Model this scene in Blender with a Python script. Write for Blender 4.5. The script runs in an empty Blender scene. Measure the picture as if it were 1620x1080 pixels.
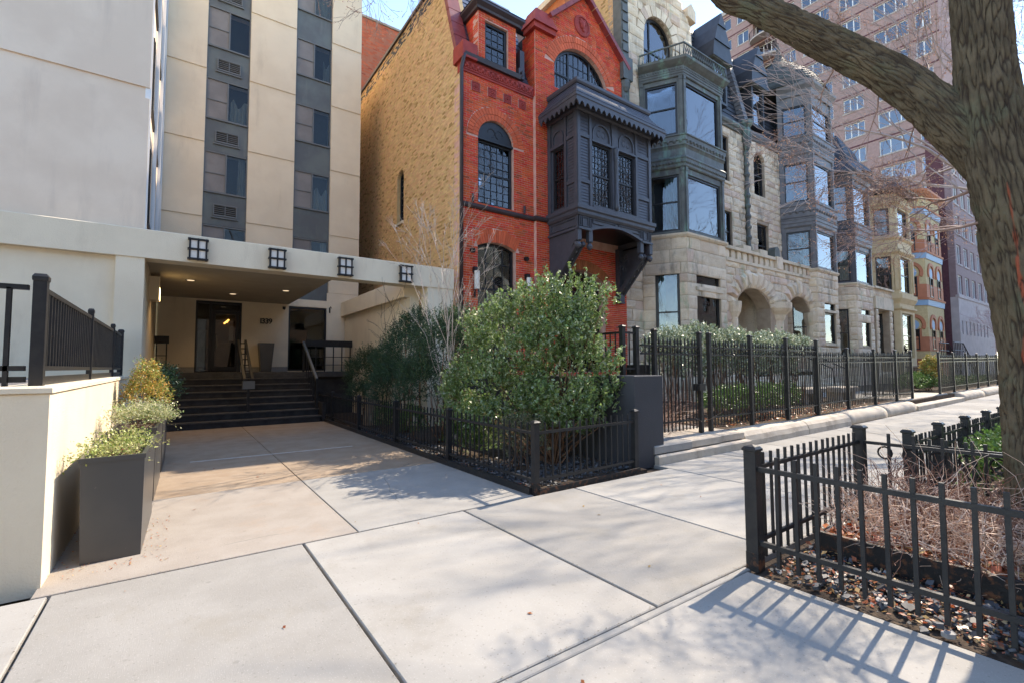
import bpy, math, random
import numpy as np
from mathutils import Vector, Matrix, noise, geometry
random.seed(7); np.random.seed(7)
S=bpy.context.scene; COL=S.collection; RAD=math.radians; PI=math.pi
# ---------------------------------------------------------------- camera
cd=bpy.data.cameras.new('camera'); cam=bpy.data.objects.new('camera',cd); COL.objects.link(cam); S.camera=cam
cd.sensor_width=36; cd.lens=16.525; cd.clip_start=.05; cd.clip_end=2000
yaw,pit,rol=RAD(35.43),RAD(3.10),RAD(-.256)
_f=Vector((math.sin(yaw)*math.cos(pit),math.cos(yaw)*math.cos(pit),math.sin(pit)))
_r=Vector((math.cos(yaw),-math.sin(yaw),0)); _u=_r.cross(_f)
_r2=_r*math.cos(rol)+_u*math.sin(rol); _u2=-_r*math.sin(rol)+_u*math.cos(rol)
cam.matrix_world=Matrix(((_r2.x,_u2.x,-_f.x,0),(_r2.y,_u2.y,-_f.y,0),(_r2.z,_u2.z,-_f.z,1.45),(0,0,0,1)))
# ---------------------------------------------------------------- sky, sun, exposure
SUN_EL,SUN_AZ=RAD(46),RAD(6.0)            # azimuth measured from +X (down the street) towards +Y (the houses)
sv=Vector((math.cos(SUN_EL)*math.cos(SUN_AZ),math.cos(SUN_EL)*math.sin(SUN_AZ),math.sin(SUN_EL)))
W=bpy.data.worlds.new('World'); S.world=W; W.use_nodes=True
nt=W.node_tree; bg=nt.nodes['Background']; sky=nt.nodes.new('ShaderNodeTexSky'); sky.sky_type='NISHITA'
sky.sun_disc=False; sky.sun_elevation=SUN_EL; sky.sun_rotation=RAD(90)-SUN_AZ
sky.air_density=1.0; sky.dust_density=0; sky.ozone_density=3.0
nt.links.new(sky.outputs[0],bg.inputs[0]); bg.inputs[1].default_value=.15
sd=bpy.data.lights.new('sun','SUN'); sd.energy=2.35; sd.angle=RAD(.53); sd.color=(1,.93,.83)
so=bpy.data.objects.new('sun',sd); COL.objects.link(so); so.rotation_euler=sv.to_track_quat('Z','Y').to_euler(); so.location=(60,5,60)
vs=S.view_settings; vs.view_transform='Standard'; vs.look='None'; vs.gamma=1; vs.use_curve_mapping=False; vs.exposure=1.93; vs.use_white_balance=True; vs.white_balance_temperature=7250; vs.white_balance_tint=12
# ---------------------------------------------------------------- helpers
def wl(o):
    v=Vector((0,0,0))
    while o: v+=o.location; o=o.parent
    return v
def lev(o):
    n=0
    while o.parent: n+=1; o=o.parent
    return n
def gz(x): return max(0.,x-12)*.0095      # the pavement climbs gently down the street
def tag(o,label=None,cat=None,group=None,kind=None):
    if label:o['label']=label
    if cat:o['category']=cat
    if group:o['group']=group
    if kind:o['kind']=kind
    return o
def thing(name,loc,label,cat,group=None,kind=None):
    o=bpy.data.objects.new(name,None); COL.objects.link(o); o.location=loc; o.empty_display_size=.2
    return tag(o,label,cat,group,kind)
class Fr:                                  # a wall plane: u along it, v up, w outwards
    def __init__(s,p0,p1):
        s.O=Vector((p0[0],p0[1],0)); d=Vector((p1[0]-p0[0],p1[1]-p0[1],0)); s.L=d.length; s.U=d/s.L; s.N=s.U.cross(Vector((0,0,1)))
    def p(s,u,v,w=0): return (s.O.x+s.U.x*u+s.N.x*w, s.O.y+s.U.y*u+s.N.y*w, v)
def tess(loops):
    vs=[Vector((a,b,0)) for l in loops for a,b in l]
    t=geometry.tessellate_polygon([[Vector((a,b,0)) for a,b in l] for l in loops])
    out=[]
    for a,b,c in t:
        n=(vs[b]-vs[a]).cross(vs[c]-vs[a]).z
        if abs(n)<1e-9: continue
        out.append((a,b,c) if n>0 else (a,c,b))
    return out
def area(l): return sum(l[i][0]*l[(i+1)%len(l)][1]-l[(i+1)%len(l)][0]*l[i][1] for i in range(len(l)))/2
def ccw(l): return list(l) if area(l)>0 else list(l)[::-1]
class MB:
    def __init__(s): s.v=[]; s.f=[]
    def add(s,vs,fs):
        b=len(s.v); s.v+=[tuple(v) for v in vs]; s.f+=[tuple(i+b for i in f) for f in fs]; return s
    def hexa(s,p): return s.add(p,[(3,2,1,0),(4,5,6,7),(0,1,5,4),(1,2,6,5),(2,3,7,6),(3,0,4,7)])
    def box(s,x0,x1,y0,y1,z0,z1):
        return s.hexa([(x0,y0,z0),(x1,y0,z0),(x1,y1,z0),(x0,y1,z0),(x0,y0,z1),(x1,y0,z1),(x1,y1,z1),(x0,y1,z1)])
    def fb(s,fr,u0,u1,v0,v1,w0,w1):        # box in a frame (w outward)
        return s.hexa([fr.p(u0,v0,w1),fr.p(u1,v0,w1),fr.p(u1,v0,w0),fr.p(u0,v0,w0),fr.p(u0,v1,w1),fr.p(u1,v1,w1),fr.p(u1,v1,w0),fr.p(u0,v1,w0)])
    def cbox(s,x0,x1,y0,y1,z0,z1,c):       # box with chamfered top edge
        a=[(x0,y0,z0),(x1,y0,z0),(x1,y1,z0),(x0,y1,z0)]; b=[(x0,y0,z1-c),(x1,y0,z1-c),(x1,y1,z1-c),(x0,y1,z1-c)]; d=[(x0+c,y0+c,z1),(x1-c,y0+c,z1),(x1-c,y1-c,z1),(x0+c,y1-c,z1)]
        fs=[(3,2,1,0),(8,9,10,11)]
        for o in (0,4):
            for i in range(4): j=(i+1)%4; fs.append((o+i,o+j,o+4+j,o+4+i))
        return s.add(a+b+d,fs)
    def ext(s,fr,loop,w0,w1,holes=()):     # extruded polygon, w1 is the outer face
        L=[ccw(loop)]+[ccw(h)[::-1] for h in holes]; t=tess(L); n=sum(map(len,L)); al=[p for l in L for p in l]
        vs=[fr.p(a,b,w1) for a,b in al]+[fr.p(a,b,w0) for a,b in al]; fs=[tuple(x) for x in t]+[(a+n,c+n,b+n) for a,b,c in t]; o=0
        for l in L:
            m=len(l)
            for i in range(m): j=(i+1)%m; fs.append((o+i,o+n+i,o+n+j,o+j))
            o+=m
        return s.add(vs,fs)
    def ring(s,fr,lo,li,w0,w1):            # frame between two loops of equal length
        n=len(lo); vs=[fr.p(a,b,w) for w in (w1,w0) for l in (lo,li) for a,b in l]; fs=[]
        for i in range(n):
            j=(i+1)%n; fs+=[(i,j,n+j,n+i),(n+i,n+j,3*n+j,3*n+i),(i,2*n+i,2*n+j,j)]
        return s.add(vs,fs)
    def tube(s,pts,rs,n=6,cap=True):
        pts=[Vector(p) for p in pts]; k=len(pts)
        if not hasattr(rs,'__len__'): rs=[rs]*k
        b=len(s.v); up=Vector((0,0,1))
        for i,p in enumerate(pts):
            d=(pts[min(i+1,k-1)]-pts[max(i-1,0)]); d=d.normalized() if d.length>1e-9 else Vector((0,0,1))
            a=d.cross(up if abs(d.z)<.95 else Vector((1,0,0))).normalized(); c=d.cross(a)
            for j in range(n):
                t=2*PI*j/n; q=p+(a*math.cos(t)+c*math.sin(t))*rs[i]; s.v.append((q.x,q.y,q.z))
        for i in range(k-1):
            for j in range(n):
                l=(j+1)%n; s.f.append((b+i*n+j,b+i*n+l,b+(i+1)*n+l,b+(i+1)*n+j))
        if cap and n>2: s.f.append(tuple(b+j for j in range(n))[::-1]); s.f.append(tuple(b+(k-1)*n+j for j in range(n)))
        return s
    def lathe(s,prof,cx,cy,n=12,sx=1,sy=1,a0=0):  # prof: (r,z) from bottom to top
        b=len(s.v); k=len(prof)
        for r,z in prof:
            for j in range(n): t=2*PI*j/n+a0; s.v.append((cx+r*math.cos(t)*sx,cy+r*math.sin(t)*sy,z))
        for i in range(k-1):
            for j in range(n): l=(j+1)%n; s.f.append((b+i*n+j,b+i*n+l,b+(i+1)*n+l,b+(i+1)*n+j))
        s.f.append(tuple(b+j for j in range(n))[::-1]); s.f.append(tuple(b+(k-1)*n+j for j in range(n))); return s
    def sweep(s,path,prof,closed=False):   # profile (out,z) along a plan polyline, outward = right of travel
        P=[Vector((p[0],p[1])) for p in path]; n=len(P); D=[]
        for i in range(n):
            a=(P[i]-P[i-1]).normalized() if (i>0 or closed) else (P[1]-P[0]).normalized()
            c=(P[(i+1)%n]-P[i]).normalized() if (i<n-1 or closed) else a
            na,nc=Vector((a.y,-a.x)),Vector((c.y,-c.x)); m=na+nc; m=m/max(.25,m.length_squared)*2; D.append(m)
        k=len(prof); vs=[(P[i].x+D[i].x*o,P[i].y+D[i].y*o,z) for i in range(n) for o,z in prof]; fs=[]
        for i in range(n if closed else n-1):
            i2=(i+1)%n
            for j in range(k): j2=(j+1)%k; fs.append((i*k+j,i2*k+j,i2*k+j2,i*k+j2))
        if not closed: fs+=[tuple(range(k))[::-1],tuple((n-1)*k+j for j in range(k))]
        return s.add(vs,fs)
    def ball(s,c,r,n=6,m=4,sq=(1,1,1)):
        b=len(s.v); s.v.append((c[0],c[1],c[2]-r*sq[2]))
        for i in range(1,m):
            t=-PI/2+PI*i/m
            for j in range(n): a=2*PI*j/n; s.v.append((c[0]+r*sq[0]*math.cos(t)*math.cos(a),c[1]+r*sq[1]*math.cos(t)*math.sin(a),c[2]+r*sq[2]*math.sin(t)))
        s.v.append((c[0],c[1],c[2]+r*sq[2])); e=len(s.v)-1
        for j in range(n): s.f.append((b,b+1+(j+1)%n,b+1+j)); s.f.append((e,e-n+j,e-n+(j+1)%n))
        for i in range(m-2):
            for j in range(n): l=(j+1)%n; s.f.append((b+1+i*n+j,b+1+i*n+l,b+1+(i+1)*n+l,b+1+(i+1)*n+j))
        return s
    def build(s,name,m,parent=None,smooth=False,slope=False,label=None,kind=None):
        me=bpy.data.meshes.new(name); o3=wl(parent) if parent else Vector((0,0,0))
        v=np.array(s.v,dtype=float).reshape(-1,3)
        if slope: v[:,2]+=np.maximum(0,v[:,0]-12)*.0095
        v=v-np.array(o3); me.from_pydata(v.tolist(),[],s.f)
        if m: me.materials.append(m)
        if smooth: me.shade_smooth()
        o=bpy.data.objects.new(name,me); COL.objects.link(o); o.parent=parent
        return tag(o,label,None,None,kind)
def piece(name,me,parent,loc,rz=0,sc=(1,1,1)):   # a small part that shares mesh data
    o=bpy.data.objects.new(name,me); COL.objects.link(o); o.parent=parent; l=wl(parent) if parent else Vector((0,0,0))
    o.location=Vector(loc)-l; o.rotation_euler=(0,0,rz); o.scale=sc; return o
def rawmesh(name,v,f,m,smooth=False):
    me=bpy.data.meshes.new(name); me.from_pydata([tuple(x) for x in v],[],f); me.materials.append(m)
    if smooth: me.shade_smooth()
    return me
def rect(u0,u1,v0,v1): return [(u0,v0),(u1,v0),(u1,v1),(u0,v1)]
def archl(u0,u1,v0,vs_,rise,n=12):
    c,a=(u0+u1)/2,(u1-u0)/2
    if rise<.02: return rect(u0,u1,v0,vs_)
    if rise>=a*.98: pts=[(c+a*math.cos(PI*i/n),vs_+rise*math.sin(PI*i/n)) for i in range(n+1)]
    else:
        R=(a*a+rise*rise)/(2*rise); h=math.asin(min(1,a/R)); pts=[(c+R*math.sin(h-2*h*i/n),vs_+rise-R+R*math.cos(h-2*h*i/n)) for i in range(n+1)]
    return [(u0,v0),(u1,v0)]+pts
def scan(loop,v):
    xs=[]; n=len(loop)
    for i in range(n):
        (a,b),(c,d)=loop[i],loop[(i+1)%n]
        if (b<=v)!=(d<=v): xs.append(a+(c-a)*(v-b)/(d-b))
    xs.sort(); return [(xs[i],xs[i+1]) for i in range(0,len(xs)-1,2)]
def minus(iv,hs):
    for h0,h1 in hs:
        o=[]
        for a,b in iv:
            if h1<=a or h0>=b: o.append((a,b)); continue
            if h0>a: o.append((a,h0))
            if h1<b: o.append((h1,b))
        iv=o
    return iv
CAMP=Vector((0,0,1.45))
def masonry(parent,fr,outer,holes,h,L,j,me_list,thick,rows=None,name='brick',limit=300,key=None,jit=.004,vary=.0,header=False,zmin=None,depth_j=0):
    """lay individual bricks or blocks over a wall region; the largest in view become parts, the rest one joined part"""
    vs=[p[1] for p in outer]; v=min(vs); top=max(vs); R=[]; r=0; rnd=random.Random(len(outer)*7+int(fr.L*100))
    while v<top-.01:
        hh=(rows[r%len(rows)] if rows else h); v1=min(v+hh,top); mid=(v+v1)/2
        iv=scan(outer,mid)
        for hl in holes:
            a=minus(iv,scan(hl,mid)); iv=a
        for a,b in iv:
            u=a-(L*.5 if r%2 else 0)-(L*.0 if not vary else rnd.random()*L*.6)
            if header and r%6==5: l0=L*.5
            else: l0=L
            while u<b-.01:
                ll=l0*(1+(rnd.random()*2-1)*vary); x0,x1=max(u,a),min(u+ll,b)
                if b-x1<l0*.22 and x1<b: x1=b; ll=b-u
                if x1-x0>.03: R.append((x0+j/2,x1-j/2,v+j/2,v1-j/2,rnd.random()))
                u+=ll
        v=v1; r+=1
    def dist(q):
        p=Vector(fr.p((q[0]+q[1])/2,(q[2]+q[3])/2)); d=(p-CAMP).length
        if p.z<(zmin or 0): d+=1000
        return d/math.sqrt(max(.001,(q[1]-q[0])*(q[3]-q[2])))
    R.sort(key=key or dist); rz=math.atan2(fr.U.y,fr.U.x)
    for q in R[:limit]:
        me=me_list[int(q[4]*997)%len(me_list)]; w=(q[4]-.5)*2*jit
        piece(name,me,parent,fr.p(q[0],q[2],w),rz,(q[1]-q[0],thick,q[3]-q[2]))
    if len(R)>limit:
        mb=MB()
        for q in R[limit:]:
            w=(q[4]-.5)*2*jit
            mb.add([fr.p(q[0],q[2],w),fr.p(q[1],q[2],w),fr.p(q[1],q[3],w),fr.p(q[0],q[3],w),fr.p(q[0],q[2],w-thick),fr.p(q[1],q[2],w-thick),fr.p(q[1],q[3],w-thick),fr.p(q[0],q[3],w-thick)],[(0,1,2,3),(0,4,5,1),(1,5,6,2),(2,6,7,3),(3,7,4,0)])
        mb.build(name+'work',me_list[0].materials[0],parent,kind='stuff')
# ---------------------------------------------------------------- materials
def nd(t,ty,**k):
    n=t.nodes.new('ShaderNode'+ty)
    for a,b in k.items(): setattr(n,a,b)
    return n
def M(name,c1,c2=None,sc=3.,rough=.75,spec=.35,metal=0,rnd=0.,c3=None,st=None,stc=None,stamt=.5,bump=0.,bsc=40.,det=5,stretch=(1,1,1),hue=0,coord='P',bstretch=None,rough2=None,thr=(.35,.65),st2=None):
    m=bpy.data.materials.new(name); m.use_nodes=True; t=m.node_tree; b=t.nodes['Principled BSDF']; L=t.links.new
    b.inputs['Roughness'].default_value=rough; b.inputs['Metallic'].default_value=metal; b.inputs['Specular IOR Level'].default_value=spec
    pos=nd(t,'NewGeometry').outputs['Position'] if coord=='P' else nd(t,'TexCoord').outputs['Object']
    def ns(scale,stv=(1,1,1),d=det,rg=.6,off=0):
        mp=nd(t,'Mapping'); mp.inputs['Scale'].default_value=stv; mp.inputs['Location'].default_value=(off,off*.7,off*1.3); L(pos,mp.inputs[0])
        n=nd(t,'TexNoise'); n.inputs['Scale'].default_value=scale; n.inputs['Detail'].default_value=d; n.inputs['Roughness'].default_value=rg; L(mp.outputs[0],n.inputs[0]); return n.outputs['Fac']
    def ramp(f,a,z):
        r=nd(t,'MapRange'); r.inputs['From Min'].default_value=a; r.inputs['From Max'].default_value=z; r.interpolation_type='SMOOTHSTEP'; L(f,r.inputs['Value']); return r.outputs['Result']
    def mix(f,a,c,bt='MIX'):
        x=nd(t,'Mix',data_type='RGBA',blend_type=bt)
        for s,v in ((x.inputs[0],f),(x.inputs[6],a),(x.inputs[7],c)):
            if isinstance(v,(int,float)): s.default_value=v
            elif isinstance(v,tuple): s.default_value=(*v,1)
            else: L(v,s)
        return x.outputs[2]
    col=c1
    if c2: col=mix(ramp(ns(sc,stretch),*thr),c1,c2)
    if rnd or c3:
        g=nd(t,'NewGeometry').outputs['Random Per Island']; oi=nd(t,'ObjectInfo').outputs['Random']
        ad=nd(t,'Math',operation='ADD'); L(g,ad.inputs[0]); L(oi,ad.inputs[1]); fr=nd(t,'Math',operation='FRACT'); L(ad.outputs[0],fr.inputs[0])
        if c3:
            x=ramp(fr.outputs[0],1-c3[1]-.04,1-c3[1]+.04); col=mix(x,col,c3[0])
        if rnd:
            f2=nd(t,'Math',operation='MULTIPLY'); L(fr.outputs[0],f2.inputs[0]); f2.inputs[1].default_value=7.31
            f3=nd(t,'Math',operation='FRACT'); L(f2.outputs[0],f3.inputs[0])
            hs=nd(t,'HueSaturation'); mr=nd(t,'MapRange'); L(f3.outputs[0],mr.inputs['Value']); mr.inputs['To Min'].default_value=1-rnd; mr.inputs['To Max'].default_value=1+rnd*.8; L(mr.outputs[0],hs.inputs['Value'])
            if hue:
                mh=nd(t,'MapRange'); L(fr.outputs[0],mh.inputs['Value']); mh.inputs['To Min'].default_value=.5-hue; mh.inputs['To Max'].default_value=.5+hue; L(mh.outputs[0],hs.inputs['Hue'])
            if isinstance(col,tuple): hs.inputs['Color'].default_value=(*col,1)
            else: L(col,hs.inputs['Color'])
            col=hs.outputs[0]
    if st: # stains: (scale, stretch, lo, hi)
        x=ramp(ns(st[0],st[1],6,.65,3.7),st[2],st[3]); q=nd(t,'Math',operation='MULTIPLY'); L(x,q.inputs[0]); q.inputs[1].default_value=stamt; col=mix(q.outputs[0],col,stc)
    if st2:
        x=ramp(ns(st2[0],st2[1],6,.65,11.3),st2[2],st2[3]); q=nd(t,'Math',operation='MULTIPLY'); L(x,q.inputs[0]); q.inputs[1].default_value=st2[5]; col=mix(q.outputs[0],col,st2[4])
    if isinstance(col,tuple): b.inputs['Base Color'].default_value=(*col,1)
    else: L(col,b.inputs['Base Color'])
    if rough2 is not None:
        r=nd(t,'MapRange'); L(ns(sc*1.7,stretch,5,.6,9.1),r.inputs['Value']); r.inputs['From Min'].default_value=.3; r.inputs['From Max'].default_value=.7; r.inputs['To Min'].default_value=rough; r.inputs['To Max'].default_value=rough2; L(r.outputs[0],b.inputs['Roughness'])
    if bump:
        bp=nd(t,'Bump'); bp.inputs['Strength'].default_value=bump; bp.inputs['Distance'].default_value=.02; L(ns(bsc,bstretch or (1,1,1),6,.6,1.3),bp.inputs['Height']); L(bp.outputs[0],b.inputs['Normal'])
    return m
def glassmat(name,tint=(.75,.8,.82),ior=1.9,wob=.0):
    m=bpy.data.materials.new(name); m.use_nodes=True; t=m.node_tree; t.nodes.remove(t.nodes['Principled BSDF']); out=t.nodes['Material Output']
    tr=nd(t,'BsdfTransparent'); tr.inputs[0].default_value=(*tint,1); gl=nd(t,'BsdfGlossy'); gl.inputs['Roughness'].default_value=.015; gl.inputs[0].default_value=(.95,.97,1,1)
    fr=nd(t,'Fresnel'); fr.inputs['IOR'].default_value=ior; mx=nd(t,'MixShader')
    if wob:
        n=nd(t,'TexNoise'); n.inputs['Scale'].default_value=1.6; n.inputs['Detail'].default_value=1; t.links.new(nd(t,'NewGeometry').outputs['Position'],n.inputs[0]); bp=nd(t,'Bump'); bp.inputs['Strength'].default_value=wob; bp.inputs['Distance'].default_value=.05; t.links.new(n.outputs[0],bp.inputs['Height']); t.links.new(bp.outputs[0],gl.inputs['Normal'])
    t.links.new(fr.outputs[0],mx.inputs[0]); t.links.new(tr.outputs[0],mx.inputs[1]); t.links.new(gl.outputs[0],mx.inputs[2]); t.links.new(mx.outputs[0],out.inputs[0]); return m
def emat(name,c,s):
    m=bpy.data.materials.new(name); m.use_nodes=True; b=m.node_tree.nodes['Principled BSDF']; b.inputs['Base Color'].default_value=(*c,1); b.inputs['Emission Color'].default_value=(*c,1); b.inputs['Emission Strength'].default_value=s; return m
def leafmat(name,c1,c2,c3=None,rough=.4,spec=.5,tr=.3):
    m=M(name,c1,c2,sc=9,rough=rough,spec=spec,rnd=.35,c3=c3,hue=.015); t=m.node_tree; b=t.nodes['Principled BSDF']; out=t.nodes['Material Output']
    tl=nd(t,'BsdfTranslucent'); mx=nd(t,'MixShader'); mx.inputs[0].default_value=tr
    l=[k for k in t.links if k.to_socket==b.inputs['Base Color']][0].from_socket; t.links.new(l,tl.inputs[0])
    t.links.new(b.outputs[0],mx.inputs[1]); t.links.new(tl.outputs[0],mx.inputs[2]); t.links.new(mx.outputs[0],out.inputs[0]); return m
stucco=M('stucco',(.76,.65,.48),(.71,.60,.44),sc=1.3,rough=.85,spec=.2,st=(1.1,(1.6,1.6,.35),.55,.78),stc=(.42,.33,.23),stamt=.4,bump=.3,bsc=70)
stucco2=M('stucco_upper',(.80,.655,.505),(.73,.585,.445),sc=.9,rough=.85,spec=.2,st=(1.1,(1.8,1.8,.22),.50,.74),stc=(.48,.38,.30),stamt=.4,bump=.2,bsc=80)
concrete=M('concrete',(.325,.310,.283),(.285,.271,.246),sc=1.6,rough=.88,spec=.2,rnd=.13,st=(1.5,(1,1,1),.52,.72),stc=(.25,.23,.195),stamt=.6,bump=.22,bsc=120,bstretch=(5,.12,1),det=8)
conc_grey=M('concrete_grey',(.315,.302,.277),(.275,.263,.241),sc=2,rough=.85,spec=.25,st=(2.5,(1,1,1),.56,.74),stc=(.3,.28,.25),stamt=.4,bump=.25,bsc=120,det=8)
conc_pink=M('concrete_beige',(.335,.298,.258),(.295,.258,.22),sc=2.2,rough=.85,spec=.25,rnd=.03,st=(1.9,(1,1,1),.55,.75),stc=(.34,.25,.18),stamt=.5,bump=.25,bsc=120,det=8)
conc_tan=M('aggregate_tan',(.355,.275,.20),(.305,.228,.16),sc=3,rough=.85,spec=.25,rnd=.03,st=(1.7,(1,1,1),.54,.74),stc=(.24,.16,.10),stamt=.45,bump=.5,bsc=160,det=8)
def weather(m,spot=.5,crack=.6):     # gum spots, grit and hairline cracks
    t=m.node_tree; b=t.nodes['Principled BSDF']; L=t.links.new; src=[k for k in t.links if k.to_socket==b.inputs['Base Color']][0].from_socket; pos=nd(t,'NewGeometry').outputs['Position']
    def lay(src,fac,c):
        x=nd(t,'Mix',data_type='RGBA'); L(fac,x.inputs[0]); L(src,x.inputs[6]); x.inputs[7].default_value=(*c,1); return x.outputs[2]
    def lt(v,a,z,amt):
        r=nd(t,'MapRange'); L(v,r.inputs['Value']); r.inputs['From Min'].default_value=a; r.inputs['From Max'].default_value=z; r.inputs['To Min'].default_value=amt; r.inputs['To Max'].default_value=0; return r.outputs[0]
    for sc,a,z,amt,c in ((4.,.04,.075,spot*.7,(.15,.14,.125)),(1.2,.022,.034,spot*1.4,(.085,.08,.075)),(30.,.10,.20,.42,(.17,.158,.14)),(75.,.12,.24,.3,(.52,.50,.46))):
        v=nd(t,'TexVoronoi'); v.inputs['Scale'].default_value=sc; v.inputs['Randomness'].default_value=1; L(pos,v.inputs['Vector']); src=lay(src,lt(v.outputs['Distance'],a,z,amt),c)
    n=nd(t,'TexNoise'); n.inputs['Scale'].default_value=4; n.inputs['Detail'].default_value=6; L(pos,n.inputs[0]); va=nd(t,'Mix',data_type='VECTOR'); va.inputs[0].default_value=.12; L(pos,va.inputs[4]); L(n.outputs['Color'],va.inputs[5])
    v=nd(t,'TexVoronoi',feature='DISTANCE_TO_EDGE'); v.inputs['Scale'].default_value=.42; L(va.outputs[1],v.inputs['Vector']); f=lt(v.outputs['Distance'],.0012,.003,crack); n2=nd(t,'TexNoise'); n2.inputs['Scale'].default_value=.6; L(pos,n2.inputs[0]); g=nd(t,'MapRange'); L(n2.outputs[0],g.inputs['Value']); g.inputs['From Min'].default_value=.54; g.inputs['From Max'].default_value=.6; q=nd(t,'Math',operation='MULTIPLY'); L(f,q.inputs[0]); L(g.outputs[0],q.inputs[1]); src=lay(src,q.outputs[0],(.16,.15,.13)); L(src,b.inputs['Base Color'])
for m_ in (concrete,conc_grey,conc_pink,conc_tan): weather(m_)
bounce_road=M('pale_bounce_concrete',(.34,.32,.285),(.28,.265,.235),sc=2,rough=.9,bump=.4,bsc=150)  # unseen road, made pale to bounce sunlight up onto the facades
soil=M('soil',(.06,.045,.035),(.10,.075,.055),sc=9,rough=.95,spec=.1,bump=.9,bsc=45)
stone_lt=M('curbstone',(.50,.44,.36),(.42,.36,.29),sc=3,rough=.85,st=(3,(1,1,1),.5,.72),stc=(.26,.21,.16),stamt=.6,bump=.5,bsc=35)
blackm=M('black_paint',(.021,.021,.022),(.03,.029,.028),sc=12,rough=.42,spec=.28,st=(18,(1,1,1),.66,.74),stc=(.13,.055,.028),stamt=.55,bump=.12,bsc=60)
rustm=M('black_paint_rusty',(.015,.014,.014),(.14,.055,.025),sc=16,rough=.6,spec=.35,bump=.3,bsc=50,thr=(.5,.66))
planterm=M('planter_metal',(.045,.046,.047),(.06,.058,.055),sc=1.5,rough=.34,spec=.7,st=(20,(1,1,1),.68,.72),stc=(.3,.26,.2),stamt=.25)
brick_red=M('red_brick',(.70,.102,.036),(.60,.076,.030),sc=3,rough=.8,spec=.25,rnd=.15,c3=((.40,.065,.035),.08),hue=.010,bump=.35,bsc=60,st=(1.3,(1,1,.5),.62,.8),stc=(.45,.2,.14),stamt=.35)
mortar_red=M('mortar_pink',(.66,.40,.32),(.56,.31,.24),sc=5,rough=.95,bump=.3,bsc=90)
brick_arch=M('red_brick_pale',(.66,.125,.048),(.58,.105,.042),sc=3,rough=.8,rnd=.15,bump=.3,bsc=60)
brick_org=M('orange_brick',(.42,.14,.05),(.36,.11,.04),sc=3,rough=.8,rnd=.2)
terra=M('terracotta',(.36,.042,.028),(.27,.03,.022),sc=4,rough=.65,spec=.35,bump=.25,bsc=40)
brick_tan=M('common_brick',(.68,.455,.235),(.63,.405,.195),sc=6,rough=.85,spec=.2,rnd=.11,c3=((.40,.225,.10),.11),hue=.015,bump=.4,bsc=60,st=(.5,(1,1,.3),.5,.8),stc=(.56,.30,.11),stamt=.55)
mortar_tan=M('mortar_tan',(.58,.40,.20),(.48,.32,.15),sc=4,rough=.95,bump=.3,bsc=90)
brick_plain=M('far_red_brick',(.44,.12,.06),(.38,.095,.05),sc=6,rough=.85,rnd=.14,c3=((.28,.07,.045),.1))
baypaint=M('bay_paint',(.060,.062,.075),(.048,.050,.061),sc=5,rough=.45,spec=.45,bump=.05,bsc=30)
blackframe=M('window_frame_black',(.012,.012,.014),rough=.4,spec=.4)
slate=M('roof_slate',(.075,.083,.11),(.055,.06,.08),sc=4,rough=.35,spec=.5,rnd=.25,bump=.1,bsc=30)
slate_dk=M('roof_slate_dark',(.032,.036,.046),(.022,.025,.032),sc=4,rough=.55,spec=.4,rnd=.3)
slate_gr=M('turret_shingle',(.10,.11,.10),(.075,.08,.075),sc=4,rough=.7,rnd=.25)
limest=M('limestone',(.72,.60,.45),(.65,.52,.375),sc=2.4,rough=.85,spec=.2,rnd=.12,hue=.006,c3=((.62,.46,.36),.15),st=(1.3,(1.4,1.4,.5),.52,.72),stc=(.20,.18,.15),stamt=.75,bump=1.0,bsc=16,st2=(1.3,(1.3,1.3,.6),.58,.72,(.33,.40,.26),.6))
limest_j=M('limestone_joint',(.42,.33,.24),(.33,.25,.18),sc=3,rough=.95)
limesm=M('limestone_smooth',(.68,.57,.43),(.60,.49,.36),sc=2,rough=.85,spec=.2,st=(.9,(1.4,1.4,.5),.5,.7),stc=(.15,.15,.10),stamt=.7,bump=.5,bsc=22,st2=(1.6,(1.3,1.3,.6),.56,.7,(.30,.38,.25),.6))
copper=M('weathered_copper',(.12,.128,.12),(.085,.09,.086),sc=3,rough=.6,spec=.4,metal=.15,st=(1.6,(1.6,1.6,.5),.52,.70),stc=(.17,.29,.23),stamt=.75,bump=.35,bsc=28)
copper2=M('grey_metal_bay',(.16,.158,.165),(.12,.12,.127),sc=3,rough=.6,spec=.4,metal=.1,st=(1.6,(1.6,1.6,.5),.56,.76),stc=(.2,.2,.19),stamt=.5,bump=.3,bsc=28)
copper3=M('dark_metal_bay',(.07,.073,.085),(.055,.058,.068),sc=3,rough=.5,spec=.4)
glass=glassmat('window_glass',ior=1.7,wob=.08); glass_d=glassmat('door_glass',(.6,.62,.6),1.6); glass_sky=glassmat('plate_glass',(.5,.56,.6),2.0,wob=.09)
room=M('room_dark',(.03,.03,.03),(.05,.045,.04),sc=1,rough=.9); curtain=M('curtain',(.42,.43,.41),(.32,.33,.32),sc=6,rough=.9,stretch=(8,8,.5)); drape=M('curtain_green',(.25,.33,.30),(.17,.23,.21),sc=6,rough=.9,stretch=(8,8,.5))
screenm=M('insect_screen',(.24,.23,.22),(.20,.19,.185),sc=2,rough=.8,spec=.2); spandrel=M('spandrel_panel',(.125,.145,.138),(.095,.105,.107),sc=1.2,rough=.55,spec=.4,st=(1.4,(3,3,.4),.56,.75),stc=(.17,.19,.17),stamt=.4)
alum=M('strip_frame',(.13,.14,.14),rough=.5,spec=.4); whitepl=M('white_plastic',(.75,.75,.72),rough=.5); milk=M('lamp_milk_glass',(.68,.64,.57),rough=.35)
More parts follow.
